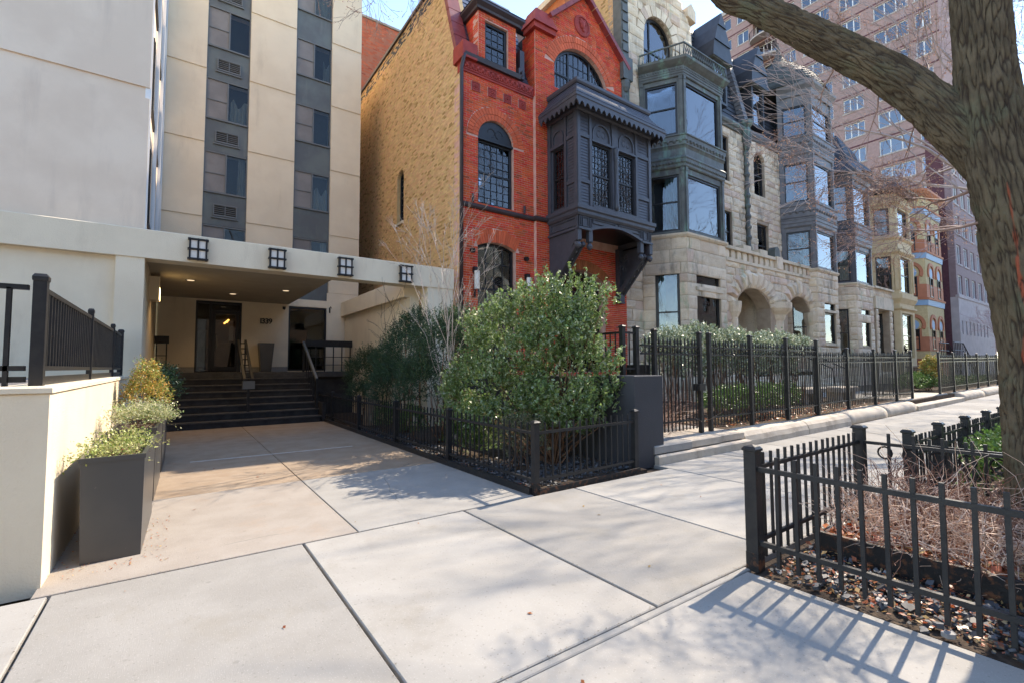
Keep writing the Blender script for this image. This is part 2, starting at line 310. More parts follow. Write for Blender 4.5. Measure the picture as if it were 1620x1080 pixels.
stepm=M('painted_steps',(.028,.027,.027),(.045,.043,.042),sc=4,rough=.75,spec=.25,bump=.2,bsc=70); stepedge=M('step_nosing',(.075,.073,.07),(.05,.05,.05),sc=8,rough=.8)
dgrey=M('dark_grey_render',(.062,.062,.066),(.052,.052,.056),sc=1.3,rough=.75,spec=.3,st=(1.4,(1,1,1.5),.55,.8),stc=(.12,.12,.12),stamt=.4,bump=.2,bsc=60)
# ---------------------------------------------------------------- ground, pavements, road
def st(o,label=None): o['kind']='structure'; return o
mb=MB(); mb.box(-150,250,-150,250,-.9,-.30); st(mb.build('ground',soil))
mb=MB(); mb.box(-120,160,-10.5,-1.42,-.29,-.16); st(mb.build('road',bounce_road))
mb=MB(); mb.box(-120,160,-14,-10.5,-.29,0); st(mb.build('far_sidewalk',concrete))
mb=MB(); mb.box(-60,12,-1.42,-1.24,-.29,-.012); mb.box(12,160,-1.42,-1.24,-.29,-.012); st(mb.build('street_kerb',conc_grey))
mb=MB(); mb.box(-30,5.45,1.80,4.26,-.29,-.05); mb.box(5.45,12,1.80,4.6,-.29,-.05); mb.box(12,130,1.80,4.6,-.29,-.05); sw=st(mb.build('sidewalk',soil,slope=True))
JX=[-9.76,-8.23,-6.71,-5.19,-3.67,-2.15,-.63,.89,2.41,3.93,5.77,7.4,9.0,10.6,12.2,13.8,15.4,17.0,18.6,20.2,21.8,23.4,25,26.6,28.2,29.8,31.4,33,34.6,36.2,37.8,39.4,41,44,47,50,53,56,60,66,72,80,90]
for i in range(len(JX)-1):
    a,b=JX[i],JX[i+1]; g=.009
    MB().cbox(a+g,b-g,1.885,(4.245 if b<5.9 else 4.60),-.06,0,.006).build('slab',concrete,sw,slope=True)
MB().cbox(-9.7,3.40,1.828,1.877,-.06,-.002,.006).build('edging_strip',conc_grey,sw)
mb=MB(); mb.box(-30,3.36,-1.24,1.799,-.29,-.05); ps=st(mb.build('parkway_paving',soil))
for a,b in ((-9.7,-6.6),(-6.6,-3.5),(-3.5,-.1),(-.1,3.34)): MB().cbox(a+.006,b-.006,-1.23,1.82,-.06,-.001,.006).build('slab',concrete,ps)
# driveway: two columns of slabs meeting at x=1.35
mb=MB(); mb.box(-.75,3.36,4.26,15.7,-.29,-.05); dw=st(mb.build('driveway',soil))
for a,b,m in ((4.265,6.62,'r1'),(6.62,8.95,'r2'),(8.95,11.2,'r3'),(11.2,13.56,'r4')):
    for x0,x1,c in ((-.72,1.347,0),(1.355,3.33,1)):
        k=conc_tan if m!='r1' else (conc_pink if c==0 else conc_grey)
        MB().cbox(x0,x1,a+.005,b-.005,-.06,0,.005).build('slab',k,dw)
eff=M('lime_streak',(.55,.52,.48),(.40,.34,.28),sc=14,rough=.9,stretch=(1,6,1)); MB().box(.2,2.7,8.90,8.965,-.02,.003).build('lime_streak',eff,dw)
def blot(name,cx,cy,rx,ry,m,z=.0035,sd=1,parent=None):
    r=random.Random(sd); n=40; P=[]
    for i in range(n): a=2*PI*i/n; k=1+.28*noise.noise(Vector((math.cos(a)*1.6+sd,math.sin(a)*1.6,0)))+.12*noise.noise(Vector((math.cos(a)*6,math.sin(a)*6,sd))); P.append((cx+rx*k*math.cos(a),cy+ry*k*math.sin(a),z))
    MB().add(P,[tuple(range(n))]).build(name,m,parent)
stain=M('wet_stain',(.13,.085,.05),(.20,.135,.085),sc=9,rough=.55)
# raised yards and garden bed
mb=MB(); mb.box(3.40,5.42,4.36,15.6,-.29,.012); st(mb.build('garden_bed',soil))
mb=MB()
for a,b in ((5.9,12),(12,130)): mb.box(a,b,4.86,10.6,-.29,.27)
for a,b in ((5.42,12),(12,130)): mb.box(a,b,9.0,60,-.29,.2)
st(mb.build('front_yard',soil,slope=True))
mb=MB(); mb.box(3.38,5.47,-1.2,1.80,-.29,-.02); mb.box(5.47,12,-1.2,1.46,-.29,-.02); mb.box(12,90,-1.2,1.46,-.29,-.02); st(mb.build('parkway_bed',soil,slope=True))
# kerb stones and stoop steps along the raised yards
kr=thing('yard_kerb',(8.4,4.6,0),'worn buff stone kerb edging the raised front yards beside the sidewalk','kerb')
def roundtop(x0,x1,y0,y1,z0,h,n=7,seg=8):
    mb=MB(); P=[(0,0),(0,.55)]+[(.5-.5*math.cos(PI*(.5+.5*i/n)-PI/2)*1, .55+.45*math.sin(PI*.5*i/n)) for i in range(1,n+1)]
    prof=[(y0,z0)]+[(y0+(y1-y0)*.55*(1-math.cos(PI/2*i/n)),z0+h*(.45+.55*math.sin(PI/2*i/n))) for i in range(n+1)]+[(y1,z0+h),(y1,z0)]
    k=len(prof); vs=[]
    for i in range(seg+1):
        x=x0+(x1-x0)*i/seg
        for y,z in prof: vs.append((x,y+.02*noise.noise(Vector((x,y*3,z*3))),z+.018*noise.noise(Vector((x*1.5,y*3,7)))*(z>z0)))
    fs=[(i*k+j,i*k+(j+1)%k,(i+1)*k+(j+1)%k,(i+1)*k+j) for i in range(seg) for j in range(k)]+[tuple(range(k))[::-1],tuple(seg*k+j for j in range(k))]
    return mb.add(vs,[f[::-1] for f in fs])
for a,b in ((8.45,11.0),(11.02,13.3)): roundtop(a,b-.01,4.56,4.90,-.05,.33,3).build('kerb_stone',stone_lt,kr,slope=True)
for a,b in ((13.32,15.9),(15.92,18.4),(24.0,27.4),(27.42,31),(31.02,35),(35.02,39)): roundtop(a,b-.01,4.60,5.05,-.05,.34).build('kerb_stone',stone_lt,kr,smooth=True,slope=True)
for a,b in ((41,46),(46.02,52),(52.02,60)): roundtop(a,b-.01,4.60,5.05,-.05,.34,4,3).build('kerb_stone',stone_lt,kr,slope=True)
sp=thing('stoop_steps',(7,4.7,0),'two low worn stone steps under the tall black gate beside the dark grey pier','steps')
MB().cbox(5.80,8.43,4.44,4.95,-.03,.135,.02).build('step',stone_lt,sp)
for a,b,y in ((5.78,6.72,4.50),(6.73,7.6,4.53),(7.61,8.4,4.56)): MB().cbox(a,b-.01,y,5.4,.155,.275,.018).build('step',conc_grey if a<6 else stone_lt,sp)
MB().box(5.9,8.4,4.62,5.4,.12,.16).build('step_bed',soil,sp)
s2=thing('stoop_steps',(21,4.8,0),'low stone steps at the far open gate between rounded kerb stones','steps')
MB().cbox(18.45,23.95,4.56,5.1,-.03,.15,.02).build('step',stone_lt,s2,slope=True); MB().cbox(18.9,23.5,4.95,6.2,.1,.30,.02).build('step',stone_lt,s2,slope=True)
for nm,x0,x1 in (('yard_path',6.0,8.3),('yard_path',18.9,23.4)):
    MB().cbox(x0,x1,5.42,9.3,.1,.284,.01).build(nm,conc_grey,None,slope=True)['kind']='structure'

stm=M('damp_soil_stain',(.22,.165,.115),(.31,.255,.20),sc=22,rough=.8,thr=(.4,.6)); 
# ---------------------------------------------------------------- window builder
def window(parent,fr,u0,u1,v0,v1,rise=0,w=-.10,fw=.055,fd=.06,fm=None,gm=None,sash=True,grid=None,cur=None,depth=.28,name='window',split=None,bg=None,gl=True):
    fm=fm or blackframe; gm=gm or glass; vs_=v1-rise
    lo=archl(u0,u1,v0,vs_,rise); li=archl(u0+fw,u1-fw,v0+fw,vs_-(0 if rise else fw),max(0,rise-fw)) if rise else rect(u0+fw,u1-fw,v0+fw,v1-fw)
    mb=MB(); mb.ring(fr,lo,li,w-fd,w)
    if sash: mm=v0+(v1-v0)*(.5 if sash is True else sash); mb.fb(fr,u0+fw*.9,u1-fw*.9,mm-.025,mm+.025,w-fd,w-.008)
    if split:
        for s in split: mb.fb(fr,s-.03,s+.03,v0+fw,v1-fw*.5-(rise*.1),w-fd,w-.004)
    wo=mb.build(name,fm,parent); sub=wo if lev(wo)<2 else parent
    if gl: MB().ext(fr,li,w-.045,w-.04).build('pane',gm,sub)
    if grid:
        nx,ny=grid; g=MB(); t=.009
        for s0,s1 in (((u0+fw),(u1-fw)),) if not split else zip([u0+fw]+[s+.03 for s in split],[s-.03 for s in split]+[u1-fw]):
            for i in range(1,nx):
                u=s0+(s1-s0)*i/nx; r=scan(li,v0+(v1-v0)*.6); top=v1-fw
                if rise: top=vs_+max(0,(rise-fw))*math.sqrt(max(0,1-((u-(u0+u1)/2)/((u1-u0)/2-fw))**2))
                g.fb(fr,u-t,u+t,v0+fw,top,w-.05,w-.025)
        for i in range(1,ny):
            v=v0+(v1-v0)*i/ny; r=scan(li,v)
            if r: g.fb(fr,r[0][0],r[0][1],v-t,v+t,w-.05,w-.027)
        g.build('muntins',fm,sub)
    MB().ext(fr,lo,w-depth-.02,w-depth).build('interior',bg or room,sub)
    if cur:
        m,a,b,top=cur; n=max(4,int((b-a)*(u1-u0)*40)); vs=[];fs=[]
        for i in range(n+1):
            u=u0+(u1-u0)*(a+(b-a)*i/n); ww=w-.13+.02*math.sin(i*1.9)
            vs+=[fr.p(u,v0+fw*.5,ww),fr.p(u,v0+(v1-v0)*top,ww)]
        for i in range(n): fs.append((2*i,2*i+2,2*i+3,2*i+1))
        MB().add(vs,fs).build('curtain',m,sub)
    return wo
# ---------------------------------------------------------------- apartment building with entrance canopy
YT=16.6
ap=thing('apartment_building',(2.3,13,0),'tall cream stucco apartment block with dark window strips and entrance canopy numbered 1339','building')
F=Fr((0,YT),(1,YT)); H=34
door=rect(.40,1.58,1.34,3.45); lw=rect(2.91,4.08,1.37,3.45); s1=rect(.48,1.63,4.0,H-.5); s2=rect(2.98,4.13,3.70,H-.5)
MB().ext(F,rect(-.55,5.15,0,H),-.45,-.03,[door,lw,s1,s2]).build('wall',stucco,ap)
MB().box(-.55,5.15,YT+.45,YT+9,0,H).build('core',stucco,ap)
# stucco panels between the recessed bands
zs=[3.99]+[5.99+2.285*k for k in range(7)]+[H]
for x0,x1 in ((-.52,.475),(1.635,2.975),(4.135,5.148)):
    for i in range(len(zs)-1):
        z0=zs[i]+(.0 if i==0 else 0); z1=zs[i+1]-.20
        MB().ext(F,rect(x0,x1,z0,z1),-.028,0).build('wall_panel',stucco,ap)
MB().ext(F,rect(-.5,.398,1.50,3.5),-.028,0).build('wall_panel',stucco,ap); MB().ext(F,rect(1.582,2.90,1.50,3.5),-.028,0).build('wall_panel',stucco,ap)
MB().ext(F,rect(4.085,5.148,1.50,3.98),-.028,0).build('wall_panel',stucco,ap)
MB().ext(F,rect(-.5,.398,1.34,1.49),-.028,.012).build('plinth',conc_grey,ap); MB().ext(F,rect(1.582,2.90,1.34,1.49),-.028,.012).build('plinth',conc_grey,ap)
# window strips
def vent(x0,x1,z0,z1):
    mb=MB(); mb.ring(F,rect(x0,x1,z0,z1),rect(x0+.03,x1-.03,z0+.03,z1-.03),-.09,-.03)
    for k in range(6): z=z0+.04+(z1-z0-.08)*k/5; mb.fb(F,x0+.03,x1-.03,z-.008,z+.008,-.085,-.045)
    mb.fb(F,(x0+x1)/2-.012,(x0+x1)/2+.012,z0+.02,z1-.02,-.085,-.04)
    mb.fb(F,x0-.04,x1+.04,z0-.06,z0-.02,-.09,-.035)
    return mb
glass_t=glassmat('tower_glass',(.7,.72,.7),1.33)
for si,(x0,x1) in enumerate(((.48,1.63),(2.98,4.13))):
    xm=(x0+x1)/2
    # floors
    for k in range(5):
        w0=6.775+2.285*(k-1)
        if k==0: w0=4.49
        w1=w0+1.275
        mb=MB(); mb.ring(F,rect(x0,x1,w0,w1),rect(x0+.035,x1-.035,w0+.04,w1-.04),-.14,-.06); mb.fb(F,xm-.02,xm+.02,w0+.03,w1-.03,-.13,-.065); zmid=w0+.6
        mb.fb(F,x0+.03,xm-.02,zmid-.012,zmid+.012,-.13,-.075); wo=mb.build('window',alum,ap)
        MB().fb(F,x0+.035,xm-.02,w0+.04,w1-.04,-.105,-.10).build('insect_screen',screenm,wo)
        MB().fb(F,xm+.02,x1-.035,w0+.04,w1-.04,-.105,-.10).build('pane',glass_t,wo)
        MB().fb(F,x0,x1,w0,w1,-.44,-.42).build('interior',room,wo)
        n=14; vs=[];fs=[]; cm=curtain; a,b_=(.1,.95) if (k+si)%3!=1 else (.55,.95)
        top=1 if (k+si)%2 else .62
        for i in range(n+1):
            u=xm+(x1-xm)*(a+(b_-a)*i/n); ww=-.20+.022*math.sin(i*2.1+k); vs+=[F.p(u,w0+.04,ww),F.p(u+.03*math.sin(k+i*.3),w0+(w1-w0)*(1 if (k+si)%2 else (.55+.1*math.sin(i*.6))),ww)]
        for i in range(n): fs.append((2*i,2*i+2,2*i+3,2*i+1))
        if k!=3-si: MB().add(vs,fs).build('curtain',cm,wo)
        MB().fb(F,x0,x1,w0-.02,w0+.012,-.1,-.035).build('sill',alum,wo)
        p0,p1=w1+.015,w0+2.285-.022
        MB().fb(F,x0,x1,p0,p1,-.16,-.085).build('spandrel_panel',spandrel,ap)
        MB().fb(F,x0,x0+.025,p0,p1,-.1,-.055).build('strip_edge',alum,ap); MB().fb(F,x1-.025,x1,p0,p1,-.1,-.055).build('strip_edge',alum,ap)
        if si==0:
            v=vent(x0+.27,x0+.90,p0+.33-.28+.23,p0+.70-.28+.23); vo=v.build('vent_grille',alum,ap); MB().fb(F,x0+.29,x0+.88,p0+.29,p0+.64,-.084,-.0835).build('vent_back',room,vo)
    MB().fb(F,x0,x1,3.71 if si else 4.0,4.47,-.16,-.085).build('spandrel_panel',spandrel,ap)
# upper left block in front of the tower
B=Fr((-9,10.75),(-.55,10.75))
MB().box(-9,-.58,10.78,16.9,3.96,26).build('side_block',stucco2,ap)
for z0,z1 in ((3.97,6.42),(6.63,8.70),(8.91,26)): MB().box(-9,-.555,10.75,10.79,z0,z1).build('wall_panel',stucco2,ap)
G2=Fr((-.55,10.79),(-.55,16.55)) # side face towards the street corner, seen very obliquely (+x)
for y0,y1 in ((11.6,12.7),(13.6,14.9),(15.6,16.4)):
    for z0 in (4.3,6.6,8.9,11.2):
        MB().box(-.578,-.545,y0,y1,z0,z0+1.5).build('side_window',blackframe,ap); MB().box(-.545,-.535,y0+.05,y1-.05,z0+.05,z0+1.45).build('pane',glass_d,ap)
    MB().box(-.56,-.50,y1+.02,y1+.12,4.0,20).build('fin',whitepl,ap)
MB().box(-.62,-.53,10.77,10.83,3.96,20).build('corner_trim',whitepl,ap)
# canopy beam, pillars, soffit, entrance side walls
MB().cbox(-9,5.72,10.60,11.0,3.43,3.95,.012).build('canopy_beam',stucco,ap)
MB().box(-.93,-.53,10.62,11.2,0,3.429).build('pillar',stucco,ap); MB().box(5.0,5.70,10.62,11.0,0,3.429).build('pillar',stucco,ap)
MB().box(-9,-.93,10.72,11.2,0,3.428).build('terrace_wall',stucco,ap)
MB().box(-.75,-.53,11.2,YT-.03,0,3.5).build('entrance_side_wall',stucco,ap)
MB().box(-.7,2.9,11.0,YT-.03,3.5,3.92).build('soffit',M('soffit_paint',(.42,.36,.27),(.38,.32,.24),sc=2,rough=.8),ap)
MB().box(4.70,4.95,11.0,YT-.03,0,3.20).build('garden_side_wall',stucco,ap); MB().cbox(4.55,5.0,11.02,YT-.03,3.20,3.68,.01).build('ledge',stucco,ap)
for x,y in ((.2,13.2),(1.2,15.0),(2.3,13.6)):
    ld=bpy.data.lights.new('downlight','SPOT'); ld.energy=13; ld.color=(1,.72,.42); ld.spot_size=RAD(125); ld.spot_blend=.7; ld.shadow_soft_size=.07; lo_=bpy.data.objects.new('downlight_bulb',ld); COL.objects.link(lo_); lo_.location=Vector((x,y,3.47))-wl(ap); lo_.parent=ap
    d=MB().lathe([(.11,3.492),(.11,3.51)],x,y,14).build('downlight',alum,ap); MB().lathe([(.075,3.488),(.075,3.494)],x,y,14).build('lamp_glass',emat('downlight_glow',(1,.8,.55),.25),d)
wlamp=MB().box(-.53,-.36,12.6,13.0,2.92,3.42).build('wall_light',stucco,ap); MB().box(-.365,-.352,12.63,12.97,2.93,3.19).build('light_panel',emat('lit_panel',(1,.74,.36),2.2),wlamp)
# doors and glazed corner
fr_=MB(); fr_.ring(F,door,rect(.45,1.53,1.36,3.38),-.16,-.02); fr_.fb(F,.74,.80,1.36,3.38,-.15,-.03); fr_.fb(F,.80,1.53,3.18,3.23,-.15,-.03); dr=fr_.build('entrance_door',blackframe,ap)
mb=MB(); mb.ring(F,rect(.81,1.52,1.37,3.17),rect(.90,1.43,1.50,3.08),-.13,-.05); mb.build('door_leaf',blackframe,dr); MB().fb(F,.92,.945,2.05,2.45,-.04,.0).build('door_handle',alum,dr)
for a in (rect(.45,.74,1.37,3.38),rect(.90,1.43,1.50,3.08),rect(.8,1.53,3.23,3.38)): MB().ext(F,a,-.1,-.094).build('pane',glass_d,dr)
MB().box(.0,2.0,YT+.42,YT+.44,1.3,3.5).build('lobby_back',M('lobby_dark',(.045,.035,.026),(.03,.025,.02),sc=1.2,rough=.5),dr)
MB().box(.95,1.35,YT+.36,YT+.40,1.5,2.25).build('lobby_desk',M('lobby_wood',(.22,.16,.1),(.17,.12,.07),sc=3,rough=.6),dr); MB().box(1.28,1.40,YT+.36,YT+.40,2.3,2.75).build('lobby_frame',whitepl,dr); MB().box(.48,.72,YT+.36,YT+.4,1.5,2.6).build('lobby_art',M('lobby_panel',(.3,.29,.26),(.16,.155,.14),sc=7,rough=.7,stretch=(1,1,.5)),dr)
MB().ball((1.22,YT+.36,2.88),.03).tube([(1.14,YT+.36,2.82),(1.27,YT+.36,2.95)],.025,6).build('pendant_lamp',emat('pendant_glow',(1,.5,.12),2.5),dr)
mb=MB(); mb.ring(F,lw,rect(2.95,4.04,1.42,3.40),-.16,-.02); gw=mb.build('lobby_window',blackframe,ap); MB().fb(F,2.95,4.04,1.42,3.40,-.1,-.095).build('pane',glass_d,gw); MB().fb(F,2.91,4.08,1.37,3.45,-.44,-.42).build('interior',room,gw)
MB().fb(F,2.9,4.1,3.46,3.70,-.1,.004).build('lintel',stucco,ap)
# house number
def text(body,size,ext,m,parent,name,loc,rot,align='LEFT'):
    c=bpy.data.curves.new('t','FONT'); c.body=body; c.size=size; c.extrude=ext; c.align_x=align; c.space_character=1.05; c.offset=.004
    o=bpy.data.objects.new('t',c); COL.objects.link(o); bpy.context.view_layer.update(); me=bpy.data.meshes.new_from_object(o.evaluated_get(bpy.context.evaluated_depsgraph_get())); bpy.data.objects.remove(o)
    me.name=name; me.materials.clear(); me.materials.append(m); n=bpy.data.objects.new(name,me); COL.objects.link(n); n.parent=parent; n.location=Vector(loc)-wl(parent); n.rotation_euler=rot; return n
for ch,x in zip('1339',(2.045,2.115,2.215,2.315)): text(ch,.235,.012,blackframe,ap,'house_number_digit',(x,YT-.02,2.845),(RAD(90),0,0))
MB().fb(F,4.16,4.20,3.3,3.48,0,.03).tube([F.p(4.18,3.47,.03),F.p(4.18,3.5,.15),F.p(4.18,3.44,.22)],.014,5).build('wall_hook',blackframe,ap)
MB().fb(F,2.72,2.80,3.34,3.42,0,.05).ball(F.p(2.76,3.35,.07),.04).build('camera_dome',blackframe,ap)
# four lanterns on the beam
for x in (.26,1.61,2.98,4.40):
    Fl=Fr((x-.16,10.60),(x+.16,10.60)); mb=MB()
    for u in (.03,.16,.29): mb.fb(Fl,u-.014,u+.014,3.47,3.88,.0,.10)
    for v in (3.49,3.675,3.86): mb.fb(Fl,-.005,.325,v-.014,v+.014,.001,.112)
    lo=mb.build('lantern',blackframe,ap)
    for a,b in ((.046,.144),(.176,.274)):
        for c,d in ((3.51,3.655),(3.695,3.84)): MB().fb(Fl,a,b,c,d,.0,.085).build('milk_pane',milk,lo)
# ---------------------------------------------------------------- entrance steps, rails, pot
es=thing('entrance_steps',(1.4,13.6,0),'flight of dark painted steps up to the entrance under the canopy','steps')
for i in range(8):
    y=13.55+i*.29; z=.1675*(i+1); d=.30 if i<7 else 3.0
    if i<7:
        MB().box(-.53,3.22,y,15.7,z-.1675,z-.03).build('riser',stepm,es); MB().cbox(-.53,3.25,y-.025,y+.31,z-.032,z,.006).build('tread',stepedge,es)
MB().cbox(-.53,5.0,15.58-.025,YT-.03,1.18,1.34,.008).build('landing',stepedge,es); MB().box(-.53,4.7,15.66,YT,0,1.179).build('landing_base',stepm,es)
MB().box(3.25,3.36,13.5,15.6,0,.5).build('side_cheek',stepm,es)
def rail(name,label,x,two=True):
    t=thing(name,(x,14.5,0),label,'handrail'); p0,p1=Vector((x,15.75,2.28)),Vector((x,13.95,1.18))
    for dx in ((-.09,.09) if two else (0,)):
        MB().hexa([(x+dx-.03,p1.y,p1.z-.09),(x+dx+.03,p1.y,p1.z-.09),(x+dx+.03,p0.y,p0.z-.09),(x+dx-.03,p0.y,p0.z-.09),(x+dx-.03,p1.y,p1.z),(x+dx+.03,p1.y,p1.z),(x+dx+.03,p0.y,p0.z),(x+dx-.03,p0.y,p0.z)]).build('rail',alum if not two else blackm,t)
        MB().box(x+dx-.02,x+dx+.02,15.72,15.77,1.3,2.25).build('post',blackm,t)
    if two:
        for k in range(7): f=(k+.5)/7; q=p0.lerp(p1,f); MB().box(x-.075,x+.075,q.y-.02,q.y+.02,q.z-.05,q.z-.02).build('rung',blackm,t)
        MB().box(x-.14,x+.14,13.88,14.02,.92,1.12).build('bracket',alum,t); MB().box(x-.03,x+.03,13.92,13.98,.2,.93).build('post',blackm,t)
    else:
        for k in range(6): f=(k+.5)/6; q=p0.lerp(p1,f); MB().box(x-.012,x+.012,q.y-.012,q.y+.012,q.z-.95,q.z-.05).build('baluster',blackm,t)
        MB().box(x-.03,x+.03,13.9,13.96,0,1.16).build('post',blackm,t); 
rail('handrail','black double handrail with rungs in the middle of the entrance steps',1.52); rail('handrail','bronze capped handrail at the right end of the entrance steps',3.2,False)
def guard(label,x0,x1,n):
    t=thing('landing_guard',((x0+x1)/2,15.7,1.34),label,'railing'); MB().box(x0,x1,15.66,15.78,2.12,2.32).build('top_rail',blackm,t)
    for k in range(n): x=x0+.05+(x1-x0-.1)*k/max(1,n-1); MB().box(x-.015,x+.015,15.70,15.73,1.34,2.12).build('post',blackm,t)
    for z in (1.55,1.8): MB().box(x0+.03,x1-.03,15.705,15.725,z-.01,z+.01).build('rail',blackm,t)
guard('black box railing along the landing right of the steps',3.25,4.68,6); guard('short black railing on the landing left of the steps',-.52,-.2,2)
pt=thing('tapered_pot',(2.22,16.3,1.34),'tall tapered black empty pot beside the entrance door','pot')
mb=MB(); mb.lathe([(.20,1.34),(.295,2.22),(.27,2.22),(.25,2.12)],2.22,16.28,4,a0=PI/4); mb.build('pot_body',planterm,pt); MB().lathe([(.24,2.10),(.24,2.115)],2.22,16.28,4,a0=PI/4).build('soil_top',soil,pt)
# ---------------------------------------------------------------- terrace retaining wall with railing
tw=thing('terrace_retaining_wall',(-2,5,0),'low cream stucco retaining wall along the left of the driveway','wall')
MB().cbox(-9,-.70,4.43,10.7,-.05,1.29,.01).build('wall',stucco,tw); MB().cbox(-9,-.685,4.415,4.75,1.29,1.335,.012).build('coping',stucco,tw); MB().cbox(-1.0,-.685,4.752,10.6,1.29,1.335,.012).build('coping',stucco,tw)
MB().box(-9,-1.0,4.75,10.6,1.291,1.31).build('gravel_top',M('pale_gravel',(.35,.33,.31),(.12,.1,.09),sc=60,rough=.9,bump=1,bsc=90),tw)
tr=thing('terrace_railing',(-1,5,1.335),'black metal railing with close bars on the terrace wall above the planters','railing')
def cap(mb,x,y,s,z): return mb.lathe([(s*.78,z),(s*.82,z+.012),(s*.82,z+.03),(s*.6,z+.05),(s*.1,z+.055)],x,y,4,a0=PI/4)
yy=[4.62,7.0,9.2,10.45]
for i,y in enumerate(yy):
    s=.036 if i in(0,3) else .024; x=-.80; t=2.07
    MB().box(x-s,x+s,y-s,y+s,1.33,t).build('post',blackm,tr); cap(MB(),x,y,s*2,t-.002).build('post_cap',blackm,tr)
for i in range(3): 
    MB().box(-.815,-.785,yy[i]+.06,yy[i+1]-.06,2.0,2.035).build('rail',blackm,tr); MB().box(-.815,-.785,yy[i]+.06,yy[i+1]-.06,1.44,1.475).build('rail',blackm,tr); MB().box(-.805,-.79,yy[i]+.06,yy[i+1]-.06,1.34,1.40).build('kick_bar',blackm,tr)
bal=rawmesh('baluster',*(lambda m:(m.v,m.f))(MB().box(-.011,.011,-.011,.011,0,.55)),blackm)
for i in range(3):
    n=int((yy[i+1]-yy[i])/.105)
    for k in range(1,n): piece('baluster',bal,tr,(-.80,yy[i]+(yy[i+1]-yy[i])*k/n,1.47))
MB().box(-9,-.86,4.60,4.64,2.0,2.035).build('rail',blackm,tr); MB().box(-9,-.86,4.60,4.64,1.44,1.475).build('rail',blackm,tr); MB().box(-9,-.86,4.62,4.66,1.36,1.40).build('kick_bar',blackm,tr)
for x in (-.955,-2.6,-4.3): MB().box(x-.012,x+.012,4.6,4.64,1.33,2.01).build('post',blackm,tr)
# ---------------------------------------------------------------- red brick house
UB=([(0,0,0),(1,0,0),(1,0,1),(0,0,1),(0,1,0),(1,1,0),(1,1,1),(0,1,1)],[(0,1,2,3),(0,4,5,1),(1,5,6,2),(2,6,7,3),(3,7,4,0),(5,4,7,6)])
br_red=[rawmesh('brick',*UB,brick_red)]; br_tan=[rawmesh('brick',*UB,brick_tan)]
rh=thing('red_brick_house',(9.2,12,0),'red brick rowhouse with black oriel bay, steep gable and tan side wall','house')
def voussoirs(parent,fr,u0,u1,vs_,rise,d,n,m,t=.012,name='arch_brick',jit=0,a_in=.0,w0=-.09):
    c,a=(u0+u1)/2,(u1-u0)/2
    if rise>=a*.98: ce=vs_; R=a; A=PI/2; ell=rise/a
    else: R=(a*a+rise*rise)/(2*rise); ce=vs_+rise-R; A=math.asin(min(1,a/R)); ell=1
    for i in range(n):
        t0,t1=-A+2*A*(i+.06)/n,-A+2*A*(i+.94)/n; r0,r1=R+a_in,R+a_in+d+(random.random()-.5)*jit; q=[]
        for r,tt in ((r0,t0),(r0,t1),(r1,t1),(r1,t0)): q.append((c+r*math.sin(tt),ce+r*math.cos(tt)*ell))
        MB().ext(fr,q,w0,t+(random.random()-.5)*jit).build(name,m,parent)
FA=Fr((0,10.7),(1,10.7)); FB=Fr((0,10.58),(1,10.58))
aw=archl(6.51,7.70,5.88,7.74,.58); dra=archl(6.50,7.76,1.5,4.72,.15,8); ax0,ax1=6.05,8.42
outA=rect(ax0,ax1,.2,9.46)
MB().ext(FA,outA,-.5,-.010,[aw,dra]).build('wall',mortar_red,rh)
bandA=rect(ax0,ax1,5.70,5.83)
ringA=archl(6.51-.36,7.70+.36,7.72,7.74,.94); ringD=[(6.30,4.66),(7.96,4.66),(7.96,4.75),(7.13,5.26),(6.30,4.75)]
tiles=[rect(6.31+i*.527-.02,6.31+i*.527+.27,8.955,9.215) for i in range(4)]
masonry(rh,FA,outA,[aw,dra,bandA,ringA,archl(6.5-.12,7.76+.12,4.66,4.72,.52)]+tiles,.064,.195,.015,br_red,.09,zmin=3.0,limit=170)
voussoirs(rh,FA,6.51,7.70,7.74,.58,.16,19,brick_arch,.004); voussoirs(rh,FA,6.51,7.70,7.74,.58,.17,25,brick_arch,.012,a_in=.172)
voussoirs(rh,FA,6.50,7.76,4.72,.15,.36,19,brick_arch,.004)
sweepA=MB().sweep([(6.0,10.7),(8.40,10.7),(8.40,10.58),(8.86,10.58)],[(-.05,5.70),(.06,5.70),(.09,5.74),(.09,5.80),(.05,5.83),(-.05,5.83)]); sweepA.build('sill_band',M('brownstone',(.07,.045,.045),(.05,.035,.035),sc=4,rough=.7,st=(14,(1,1,1),.7,.74),stc=(.4,.4,.4),stamt=.3),rh)
# terracotta tiles and frieze
for i in range(4):
    u=6.31+i*.527; mb=MB(); mb.fb(FA,u,u+.25,8.96,9.21,-.03,.004)
    for k in range(8): a=2*PI*k/8; mb.ball(FA.p(u+.125+.07*math.cos(a),9.085+.07*math.sin(a),.008),.03,6,4,(1,.5,1))
    mb.ball(FA.p(u+.125,9.085,.012),.03,6,4); mb.ring(FA,rect(u,u+.25,8.96,9.21),rect(u+.022,u+.228,8.982,9.188),0,.018); mb.build('terracotta_tile',terra,rh)
mb=MB(); mb.fb(FA,ax0-.02,ax1,9.46,9.74,-.3,.05); fo=mb.build('frieze',terra,rh); mb=MB()
for k in range(14):
    u=6.12+k*.167; 
    for du,dv,r in ((0,.0,.07),(.06,.06,.045),(-.05,-.06,.045),(.05,-.07,.035),(-.06,.07,.035)): mb.ball(FA.p(u+du,9.59+dv,.05),r,6,4,(1,.7,1))
mb.build('frieze_relief',terra,fo,smooth=True,kind='stuff')
MB().fb(FA,ax0-.04,ax1-.02,9.40,9.462,-.05,.03).build('string_course',terra,rh)
